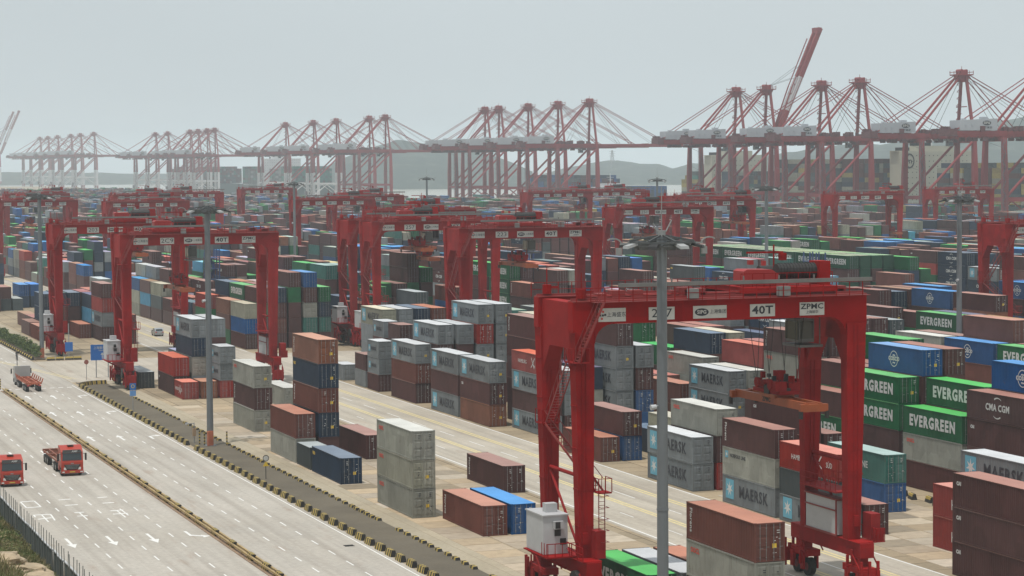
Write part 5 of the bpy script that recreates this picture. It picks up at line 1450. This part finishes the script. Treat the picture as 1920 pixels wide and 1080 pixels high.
# ------------------------------------------------------------------ signs, posts
M_blue = mat('sign_blue', (.02,.13,.42), .4, var=.06, scale=1); M_post = mat('post_grey', (.30,.31,.32), .5, metal=.3, var=.1)
t = empty('direction_sign', (65.5, 384.0, 0)); tag(t, 'large blue direction sign with white arrow on two posts at the verge corner', 'road sign')
mb = MB(); mb.box(-1.9, 1.9, -.06, .0, 2.9, 5.5); p_ = mb.build('panel', M_blue, t)
for x in (-1.0, 1.0): MB().tube((x,.08,0),(x,.08,5.2),.09,8).build('post', M_post, t)
put_text('上海盛东码头', .5, (0,-.07,4.95), ROT_FRONT, M_lw, p_, 0, .95); put_text('TERMINAL', .26, (0,-.07,4.5), ROT_FRONT, M_lw, p_)
mb = MB(); mb.box(-.06,.06,-.075,-.061,3.15,3.85); mb.poly([(-.28,-.07,3.8),(.28,-.07,3.8),(0,-.07,4.2)]); mb.build('arrow', M_lw, p_)
t = empty('parking_sign', (60.7, 330.5, 0)); tag(t, 'small blue sign with framed pictogram on a thin post beside the striped blocks', 'road sign')
MB().tube((0,.04,0),(0,.04,3.4),.06,8).build('post', M_post, t)
mb = MB(); mb.box(-.45,.45,-.04,0,2.9,3.9); p_ = mb.build('panel', M_blue, t); mb = MB(); mb.box(-.45,.45,-.04,0,2.05,2.82); mb.build('panel', mat('sign_pale_blue', (.12,.27,.55), .5), t)
o = ob('pictogram', ring_mesh(.26,.08,16,M_ly), p_, (0,-.05,3.45)); o.rotation_euler = ROT_FRONT
t = empty('speed_sign', (61.0, 251.6, 0)); tag(t, 'thin post with round pale sign and small yellow triangle on the verge', 'road sign')
MB().tube((0,0,0),(0,0,2.6),.045,8).build('post', M_dk, t)
o = ob('round_plate', ring_mesh(.32,.32,20,M_sign), t, (0,-.06,2.35)); o.rotation_euler = ROT_FRONT
o = ob('rim', ring_mesh(.36,.07,20,M_dk), t, (0,-.07,2.35)); o.rotation_euler = ROT_FRONT
mb = MB(); mb.poly([(-.36,-.06,1.45),(.36,-.06,1.45),(0,-.06,1.98)]); mb.build('triangle_plate', YELL, t)
t = empty('prohibition_sign', (62.2, 380.0, 0)); tag(t, 'round brownish sign on a thin pole left of the blue direction sign', 'road sign')
MB().tube((0,0,0),(0,0,3.1),.05,8).build('post', M_post, t)
o = ob('round_plate', ring_mesh(.38,.38,20,mat('sign_brown_red', (.30,.10,.08), .6)), t, (0,-.06,3.0)); o.rotation_euler = ROT_FRONT
for x, y, lab in ((46.9, 369.5, 'thin bollard post at the far tip of the highway median'), (60.9, 286.2, 'first yellow and black striped post beside the mast foot'), (61.35, 285.4, 'second striped post close to the mast control box'), (63.9, 284.0, 'striped post standing alone right of the mast foot')):
    t = empty('marker_post', (x, y, 0)); tag(t, lab, 'marker post'); mb = MB(); mb.tube((0,0,0),(0,0,1.7),.09,8); mb.build('post', stripe_mat('stripe_z', 2, 2.5) if 'stripe_z' not in bpy.data.materials else bpy.data.materials['stripe_z'], t); MB().tube((0,0,1.7),(0,0,1.75),.11,8).build('cap', M_dk, t)
t = empty('street_camera', (60.6, 288.0, 0)); tag(t, 'short post with a traffic camera arm beside the mast foot', 'camera post'); MB().tube((0,0,0),(0,0,2.6),.06,8).build('post', M_post, t); MB().bar((0,0,2.5),(-.8,0,2.5),.08).build('arm', M_post, t); MB().box(-1.1,-.7,-.12,.12,2.4,2.62).build('camera_housing', M_cw, t); MB().box(-.2,.2,-.15,.15,.9,1.9).build('cabinet', mat('cabinet_tan', (.30,.20,.12), .7), t)
t = empty('signal_post', (52.6, 392, 0)); tag(t, 'slim post with small camera at the crossing behind the flatbed truck', 'camera post'); MB().tube((0,0,0),(0,0,4.2),.06,8).build('post', M_dk, t); MB().box(-.1,.4,-.15,.15,3.9,4.2).build('camera_housing', M_dk, t)
t = empty('sign_post', (66.2, 423.5, 0)); tag(t, 'blue crane lane sign on a grey pole beside the lamp mast behind the crossing', 'road sign'); MB().tube((0,0,0),(0,0,6.5),.08,8).build('post', M_post, t); MB().box(-.7,.7,-.08,-.02,1.4,3.1).build('panel', M_blue, t)
t = empty('drain_grate', (57.25, 204.2, .012)); tag(t, 'small dark grate lying across the highway lane near its edge line', 'drain grate'); mb = MB()
for k in range(8): mb.box(-.42, .42, -.3+.08*k, -.26+.08*k, 0, .03)
mb.box(-.46,.46,-.34,-.30,0,.035); mb.box(-.46,.46,.33,.37,0,.035); mb.build('grate', M_dk, t)

# ------------------------------------------------------------------ trucks and car
M_tr = mat('truck_red', (.36,.032,.014), .4, var=.06, scale=1, streak=.12, dirt=(.25,.06,.04)); M_trg = mat('truck_grey', (.33,.33,.32), .45, var=.1); M_ch = mat('chassis_rust', (.22,.075,.045), .7, var=.3, scale=1.5, streak=.3); M_lmp = mat('headlamp_glass', (.62,.62,.60), .15)
M_chd = mat('chassis_dark', (.07,.05,.045), .7, var=.3); M_chr = mat('chassis_orange', (.38,.10,.05), .6, var=.3, scale=1.2, streak=.3)
def wheel(parent, x, y, r=.52, w=.3):
    mb = MB(); mb.tube((x-w/2, y, r), (x+w/2, y, r), r, 18); mb.mi = 1; mb.tube((x-w/2-.015, y, r), (x+w/2+.015, y, r), r*.52, 12); return mb.build('wheel', [M_tyre, M_cg], parent)
def truck(name, lab, x, y, rz, cabm, chm, lc=True, goose=False):
    """origin at the ground under the cab front; the truck looks towards -Y"""
    t = empty(name, (x, y, 0), rz); tag(t, lab, 'truck')
    w = 1.24
    side = [(0,.55), (0,1.55), (.06,1.75), (.22,2.75), (.5,3.0), (1.5,3.35 if lc else 3.1), (2.15,3.35 if lc else 3.1), (2.2,.55), (1.62,.55), (1.5,1.0), (1.25,1.2), (.95,1.2), (.7,1.0), (.6,.55)]
    mb = MB(); mb.prism(side, 'x', -w, w); cab = mb.build('cab', cabm, t); fixn(cab.data)
    mb = MB(); mb.hexa([(-1.1,.055,1.78),(1.1,.055,1.78),(1.1,.16,1.78),(-1.1,.16,1.78)], [(-1.02,.185,2.58),(1.02,.185,2.58),(1.02,.3,2.58),(-1.02,.3,2.58)]); mb.build('windscreen', M_gl, cab)
    for s in (-1, 1):
        mb = MB(); mb.poly([(s*(w+.006),.35,1.75),(s*(w+.006),1.35,1.75),(s*(w+.006),1.3,2.55),(s*(w+.006),.5,2.55)]); mb.build('side_window', M_gl, cab)
        mb = MB(); mb.box(s*.72-.24, s*.72+.24, -.03, .0, .72, 1.0); mb.build('headlight', M_lmp, cab)
        mb = MB(); mb.box(s*(w+.32)-.1, s*(w+.32)+.1, .1, .25, 1.75, 2.55); mb.bar((s*w,.3,2.5),(s*(w+.32),.2,2.5),.05); mb.build('mirror', M_dk, cab)
        wheel(t, s*1.02, 1.1)
    mb = MB(); mb.hexa([(-.62,-.03,.72),(.62,-.03,.72),(.62,0,.72),(-.62,0,.72)],[(-.95,-.03,1.32),(.95,-.03,1.32),(.95,0,1.32),(-.95,0,1.32)])
    mb.build('grille', M_dk, cab)
    mb = MB()
    for z in (.84, .98, 1.12, 1.25): mb.box(-.6-.2*(z-.8)/.5, .6+.2*(z-.8)/.5, -.045, -.03, z, z+.035)
    mb.box(-.16, .16, -.03, .002, 1.40, 1.50); mb.build('grille_bar', M_cg, cab)
    mb = MB(); mb.bar((-.9,.02,1.80),(-.2,.03,1.95),.03); mb.bar((.1,.02,1.80),(.8,.03,1.95),.03); mb.build('wiper', M_dk, cab)
    for s in (-1, 1): MB().box(s*1.02-.14, s*1.02+.14, -.135, -.12, .42, .56).build('fog_lamp', M_lmp, cab)
    mb = MB(); mb.box(-.3,.3,-.135,-.12,.44,.56); mb.build('number_plate', mat('plate_yellow', (.5,.38,.05), .5), cab)
    for s in (-1, 1): MB().box(s*1.255-.02, s*1.255+.02, .15, .6, .6, 1.0).build('step', M_dk, cab)
    MB().box(-1.25,1.25,-.12,.02,.35,.68).build('bumper', cabm, cab)
    if lc:
        mb = MB(); mb.hexa([(-1.1,.08,2.62),(1.1,.08,2.62),(1.1,.5,2.62),(-1.1,.5,2.62)],[(-1.0,.26,2.95),(1.0,.26,2.95),(1.0,.6,2.95),(-1.0,.6,2.95)]); mb.build('visor_board', M_dk, cab)
        put_text('A387', .26, (.3,.10,2.79), ROT_FRONT, M_lw, cab, .01, 1.1)
        mb = MB(); mb.box(-.35,.35,1.0,1.5,3.36,3.4); mb.build('roof_hatch', M_dk, cab)
    mb = MB(); mb.box(-.45,-.3,1.9,6.6,.8,1.05); mb.box(.3,.45,1.9,6.6,.8,1.05); mb.box(-1.1,-.5,2.6,3.8,.5,1.0); mb.box(.5,1.1,2.6,3.8,.5,1.0); mb.tube((0,5.2,1.1),(0,5.2,1.22),.5,14); mb.build('tractor_frame', M_chd, t)
    for yy in (4.7, 6.0):
        for s in (-1,1): wheel(t, s*.95, yy, .52, .5)
    mb = MB(); y0, y1 = 3.4, 14.6
    for s in (-1,1):
        mb.box(s*.5-.09, s*.5+.09, y0+2.6, y1, 1.05, 1.5); mb.box(s*.5-.09, s*.5+.09, y0, y0+3, 1.25, 1.5)
    for yy in np.arange(y0+.2, y1, 1.2): mb.box(-.45,.45,yy,yy+.16,1.2,1.4)
    for yy in (y0+.1, y0+6.0, y1-.35): mb.box(-1.22,1.22,yy,yy+.3,1.2,1.52)
    for s in (-1,1): mb.box(s*1.15-.06, s*1.15+.06, y0+.2, y1-.2, 1.22, 1.42)
    if goose:
        for yy in np.linspace(y0+.5, y1-.2, 6):
            for s in (-1,1): mb.hexa([(s*1.2-.1,yy,1.5),(s*1.2+.1,yy,1.5),(s*1.2+.1,yy+.3,1.5),(s*1.2-.1,yy+.3,1.5)],[(s*1.4-.06,yy,2.1),(s*1.4+.06,yy,2.1),(s*1.4+.06,yy+.3,2.1),(s*1.4-.06,yy+.3,2.1)])
    mb.build('trailer_frame', chm, t)
    for yy in (y1-3.6, y1-2.3, y1-1.0):
        for s in (-1,1): wheel(t, s*.95, yy, .5, .5)
    for s in (-1,1): MB().box(s*.9-.2, s*.9+.2, y1, y1+.05, .95, 1.12).build('tail_light', mat('tail_lamp', (.45,.02,.02), .3), t)
    return t
truck('container_truck', 'red truck with empty flatbed trailer driving towards the camera left of the median', 41.2, 262.6, .0, M_tr, M_ch)
truck('container_truck', 'red truck cut off by the left picture edge, only its cab showing', 33.6, 256.2, .0, M_tr, M_ch)
truck('container_truck', 'grey cab truck pulling an empty orange trailer away from the camera at the crossing', 51.3, 378.0, pi, M_trg, M_chr, lc=False, goose=True)
t = empty('car', (92.4, 472, 0)); tag(t, 'silver estate car driving away on the lane between the blocks', 'car')
M_sil = mat('car_silver', (.36,.38,.40), .3, metal=.5, var=.03)
mb = MB(); mb.prism([(0,.35),(0,.95),(.25,1.05),(.5,1.5),(1.2,1.62),(2.4,1.6),(3.3,1.08),(4.5,.95),(4.65,.6),(4.6,.32),(3.9,.32),(3.7,.6),(3.3,.6),(3.1,.32),(1.4,.32),(1.2,.6),(.8,.6),(.6,.32)], 'x', -.88, .88); c_ = mb.build('body', M_sil, t); fixn(c_.data)
mb = MB(); mb.hexa([(-.72,.24,1.06),(.72,.24,1.06),(.72,.3,1.06),(-.72,.3,1.06)],[(-.62,.46,1.48),(.62,.46,1.48),(.62,.52,1.48),(-.62,.52,1.48)]); mb.build('rear_window', M_gl, c_)
for s in (-1,1):
    mb = MB(); mb.poly([(s*.886,.55,1.08),(s*.886,3.15,1.08),(s*.886,2.4,1.53),(s*.886,.75,1.53)]); mb.build('side_window', M_gl, c_)
    MB().box(s*.7-.13,s*.7+.13,-.02,.02,.75,1.0).build('tail_light', mat('tail_lamp', (.45,.02,.02), .3), c_)
    MB().box(s*.98-.1,s*.98+.1,2.9,3.05,1.0,1.15).build('mirror', M_sil, c_)
    for yy in (1.0, 3.5): wheel(t, s*.78, yy, .33, .22)
MB().box(-.85,.85,-.06,.05,.35,.6).build('bumper', M_sil, c_); MB().box(-.25,.25,-.03,.0,.68,.8).build('number_plate', M_sign, c_)

# ------------------------------------------------------------------ a person at the far crosswalk
def person():
    t = empty('person', (57.0, 425.0, 0)); tag(t, 'person in dark clothes standing on the road edge near the hedge', 'person')
    vs = [(0,0,.93),(0,.0,1.2),(0,.01,1.42),(0,0,1.52),(0,-.01,1.66), (.10,0,.9),(.12,-.03,.5),(.13,.06,.07),(.13,-.1,.04), (-.10,0,.9),(-.11,.05,.5),(-.12,.12,.07),(-.12,-.02,.04), (.19,0,1.40),(.25,.04,1.12),(.25,-.06,.9),(.25,-.08,.8), (-.19,0,1.40),(-.25,.02,1.12),(-.24,-.1,.92),(-.24,-.13,.82)]
    es = [(0,1),(1,2),(2,3),(3,4),(0,5),(5,6),(6,7),(7,8),(0,9),(9,10),(10,11),(11,12),(2,13),(13,14),(14,15),(15,16),(2,17),(17,18),(18,19),(19,20)]
    rad = [.14,.14,.15,.06,.10,.09,.065,.05,.04,.09,.065,.05,.04,.065,.05,.04,.035,.065,.05,.04,.035]
    me = bpy.data.meshes.new('body'); me.from_pydata(vs, es, [])
    o = ob('body', me, t)
    m = o.modifiers.new('skin', 'SKIN')
    for i, v in enumerate(me.skin_vertices[0].data): v.radius = (rad[i], rad[i]*.85); v.use_root = (i == 0)
    o.modifiers.new('sub', 'SUBSURF').levels = 1; o.modifiers['sub'].render_levels = 2
    me.materials.append(mat('clothes_dark', (.03,.028,.035), .9, var=.2))
    mb = MB(); mb.tube((0,-.02,1.58),(0,-.01,1.78),.095,10,.07); mb.build('head', mat('skin', (.38,.22,.15), .6), t); MB().tube((0,.02,1.7),(0,.02,1.81),.105,10,.07).build('hair', M_dk, t)
person()

# ------------------------------------------------------------------ vegetation: hedge, grass bank, rock
def leaf_mat(name, a, b2):
    m = bpy.data.materials.new(name); m.use_nodes = True; t = m.node_tree; b = t.nodes['Principled BSDF']; b.inputs['Roughness'].default_value = .7
    at = nd(t, 'ShaderNodeVertexColor'); at.layer_name = 'tint'
    mx = nd(t, 'ShaderNodeMix', data_type='RGBA'); sp = nd(t, 'ShaderNodeSeparateColor'); lk(t, at.outputs[0], sp.inputs[0]); lk(t, sp.outputs[0], mx.inputs[0]); mx.inputs[6].default_value = (*a, 1); mx.inputs[7].default_value = (*b2, 1)
    lk(t, mx.outputs[2], b.inputs['Base Color']); return m
def blades(name, gen, m, parent=None):
    V_, F_, T_ = [], [], []
    for tri, tint in gen:
        i = len(V_); V_.extend(tri); F_.append(tuple(range(i, i+len(tri)))); T_ += [tint]*len(tri)
    me = bpy.data.meshes.new(name); me.from_pydata(V_, [], F_)
    at = me.color_attributes.new('tint', 'FLOAT_COLOR', 'CORNER'); arr = np.ones((len(T_), 4), np.float32); arr[:, :3] = A_(T_, dtype=np.float32)[:, None]; at.data.foreach_set('color', arr.ravel())
    me.materials.append(m); return ob(name, me, parent)
def hedge_gen():
    r = random.Random(4)
    tr = [(60.9+r.uniform(-.25,.25), 424.5+1.55*k+r.uniform(-.3,.3)) for k in range(54)]
    for x, y in tr:
        h = r.uniform(1.9, 2.9)
        for _ in range(230):
            z = r.uniform(.15, 1)**.8*h; rad = .85*(1-.5*z/h)
            a = r.uniform(0, 2*pi); q_ = math.sqrt(r.random())*rad
            px_, py_ = x+q_*math.cos(a), y+q_*math.sin(a)
            s = r.uniform(.10,.22); d1 = Vector((r.gauss(0,1), r.gauss(0,1), r.gauss(0,.6))).normalized()*s; d2 = Vector((r.gauss(0,1), r.gauss(0,1), r.gauss(0,1))).normalized()*s*.6
            c = Vector((px_,py_,z)); yield [tuple(c-d1), tuple(c+d2), tuple(c+d1), tuple(c-d2)], r.random()**1.5
t = empty('hedge', (0,0,0)); tag(t, 'row of bushy green shrubs beyond the crossing beside the highway', 'hedge')
o = blades('foliage', hedge_gen(), leaf_mat('hedge_leaf', (.035,.065,.018), (.16,.21,.06)), t); o['kind'] = 'stuff'
mb = MB(); mb.box(59.9, 61.9, 423, 508, 0, .18); mb.build('soil_bed', mat('soil', (.10,.075,.05), .95, var=.2), t)
def bank_z(x, y):
    d = max(0, 29.0-x)
    return .42*d + .012*d*d + .5*mnoise.fractal(Vector((x*.16, y*.16, 3)), 1, 2, 4)*min(1, d/2)
mb = MB(); nx, ny = 60, 90
xs = np.linspace(-50, 30.2, nx); ys = np.linspace(-60, 330, ny)
for x in xs:
    for y in ys: mb.v.append((x, y, min(bank_z(x, y), 33.0 if (x*x+y*y) > 900 else 30) - .02))
for i in range(nx-1):
    for j in range(ny-1): a = i*ny+j; mb.f.append((a, a+ny, a+ny+1, a+1)); mb.m.append(0)
bank = mb.build('grass_bank', surf('bank_soil', (.14,.115,.06), (.19,.15,.09), .4, 3.0, .95, fine_amt=.25), None, smooth=True); fixn(bank.data); struct(bank)
def grass_gen():
    r = random.Random(8)
    for _ in range(42000):
        y = r.uniform(168, 262); x = 29.2 - abs(r.gauss(0, 1))*3.2 - (0 if y < 240 else 0)
        if x < 17: continue
        pn = mnoise.noise(Vector((x*.35, y*.22, 0)))
        z = bank_z(x, y); h = r.uniform(.25, .8)*(1.0+.5*pn); w_ = r.uniform(.03,.07)
        a = r.uniform(0, 2*pi); lx, ly = r.gauss(0,.25), r.gauss(0,.25)
        c, s = math.cos(a)*w_, math.sin(a)*w_
        tint = min(1, max(0, .5+.9*pn + r.gauss(0,.22)))
        yield [(x-c,y-s,z-.05),(x+c,y+s,z-.05),(x+c*.6+lx*.5,y+s*.6+ly*.5,z+h*.6),(x+lx,y+ly,z+h)], tint
g = blades('grass', grass_gen(), leaf_mat('grass_blade', (.075,.13,.022), (.26,.205,.105)))
tag(g, 'long green and dry grass growing on the bank at the lower left', 'grass', None, 'stuff')
def bush_gen():
    r = random.Random(15)
    for k in range(26):
        y = r.uniform(195, 256); x = 28.6 - r.uniform(0, 3.5); z0 = bank_z(x, y); h = r.uniform(.6, 1.5)
        for _ in range(240):
            a = r.uniform(0, 2*pi); q_ = math.sqrt(r.random())*h*.9; z = z0 + r.random()*h*(1-.3*q_/h)
            s = r.uniform(.05,.13); c = Vector((x+q_*math.cos(a), y+q_*math.sin(a), z)); d1 = Vector((r.gauss(0,1), r.gauss(0,1), r.gauss(0,1))).normalized()*s; d2 = Vector((r.gauss(0,1), r.gauss(0,1), r.gauss(0,1))).normalized()*s*.5
            yield [tuple(c-d1), tuple(c+d2), tuple(c+d1), tuple(c-d2)], min(1, max(0, r.gauss(.4 if k % 3 else .8, .25)))
g = blades('undergrowth', bush_gen(), bpy.data.materials['grass_blade']); tag(g, 'low tangled scrub along the fence at the lower left', 'undergrowth', None, 'stuff')
M_rock = mat('rock_tan', (.36,.285,.19), .9, var=.28, scale=1.2, bump=.6)
for k, (x, y, s) in enumerate(((26.3,192.5,1.9),(27.6,190.0,1.6),(24.6,194.5,1.8),(26.0,187.5,1.5),(28.2,186.0,1.0))):
    import bmesh
    bm = bmesh.new(); bmesh.ops.create_icosphere(bm, subdivisions=4, radius=1)
    for v in bm.verts:
        n = mnoise.fractal(v.co*1.1 + Vector((k*7, 0, 0)), 1, 2, 4); v.co *= 1 + .38*n
        v.co.z = max(-.6, min(.42, v.co.z*.6)); v.co.x *= 1.25
    me = bpy.data.meshes.new('rock'); bm.to_mesh(me); bm.free(); me.materials.append(M_rock)
    o = ob('rock', me, None, (x, y, bank_z(x, y)+.15)); o.scale = (s, s, s); o.rotation_euler = (0, .1, k)
    tag(o, ['flat tan rock ledge at the bottom left corner, highest one', 'tan rock beside the fence foot, right of the ledge', 'leftmost tan rock at the picture corner', 'tan rock lying lowest at the bottom edge', 'small tan stone nearest the fence'][k], 'rock')
# corrugated fence with thin posts
t = empty('roadside_fence', (29.55, 170, 0)); tag(t, 'dark ribbed metal fence with thin tall posts between grass bank and highway', 'fence')
M_fd = mat('fence_slate', (.10,.125,.125), .6, var=.2, scale=.7, streak=.3, dirt=(.16,.13,.10)); M_fp = mat('fence_post_grey', (.17,.18,.17), .6, var=.1)
def fpanel():
    mb = MB(); n = 9; q_ = 2.9/n
    i0 = len(mb.v); pts = [(0,0)]
    for i in range(n): y = i*q_; pts += [(0, y+q_*.2), (.07, y+q_*.35), (.07, y+q_*.7), (0, y+q_*.85)]
    pts.append((0, 2.9))
    for a, b in pts: mb.v += [(a,b,.1),(a,b,2.0)]
    for i in range(len(pts)-1): mb.f.append((i0+2*i, i0+2*i+1, i0+2*i+3, i0+2*i+2)); mb.m.append(0)
    mb.mi = 1; mb.box(-.05, .12, 0, 2.9, 2.0, 2.09)
    me = mb.mesh('panel'); me.materials.append(M_fd); me.materials.append(M_cw); me.polygons.foreach_set('material_index', mb.m); return me
fp = fpanel(); pm = MB().box(-.03,.03,-.03,.03,0,3.35).mesh('post'); pm.materials.append(M_fp)
for k in range(30):
    ob('panel', fp, t, (R.uniform(-.03,.03), 3.0*k+.05, 0)).rotation_euler = (0, R.uniform(-.02,.02), R.uniform(-.01,.01))
    for s in (0, 1.5):
        p_ = ob('post', pm, t, (-.12, 3.0*k+s, 0)); p_.rotation_euler = (R.uniform(-.02,.02), R.uniform(-.03,.03), 0)

# ------------------------------------------------------------------ haze: one closed box of even air round camera and scene
mb = MB(); mb.box(-1200, 12500, -1000, 12500, -12, 135)
hz = mb.build('haze', bpy.data.materials.new('haze_air'))
m = hz.data.materials[0]; m.use_nodes = True; t = m.node_tree
for n in list(t.nodes):
    if n.type != 'OUTPUT_MATERIAL': t.nodes.remove(n)
pv = nd(t, 'ShaderNodeVolumePrincipled'); pv.inputs['Density'].default_value = HAZE; pv.inputs['Color'].default_value = (.83,.935,1.0,1); pv.inputs['Anisotropy'].default_value = 0.0
lk(t, pv.outputs[0], [n for n in t.nodes if n.type == 'OUTPUT_MATERIAL'][0].inputs['Volume'])
tag(hz, 'pale summer haze lying over the whole port', 'haze', None, 'stuff')
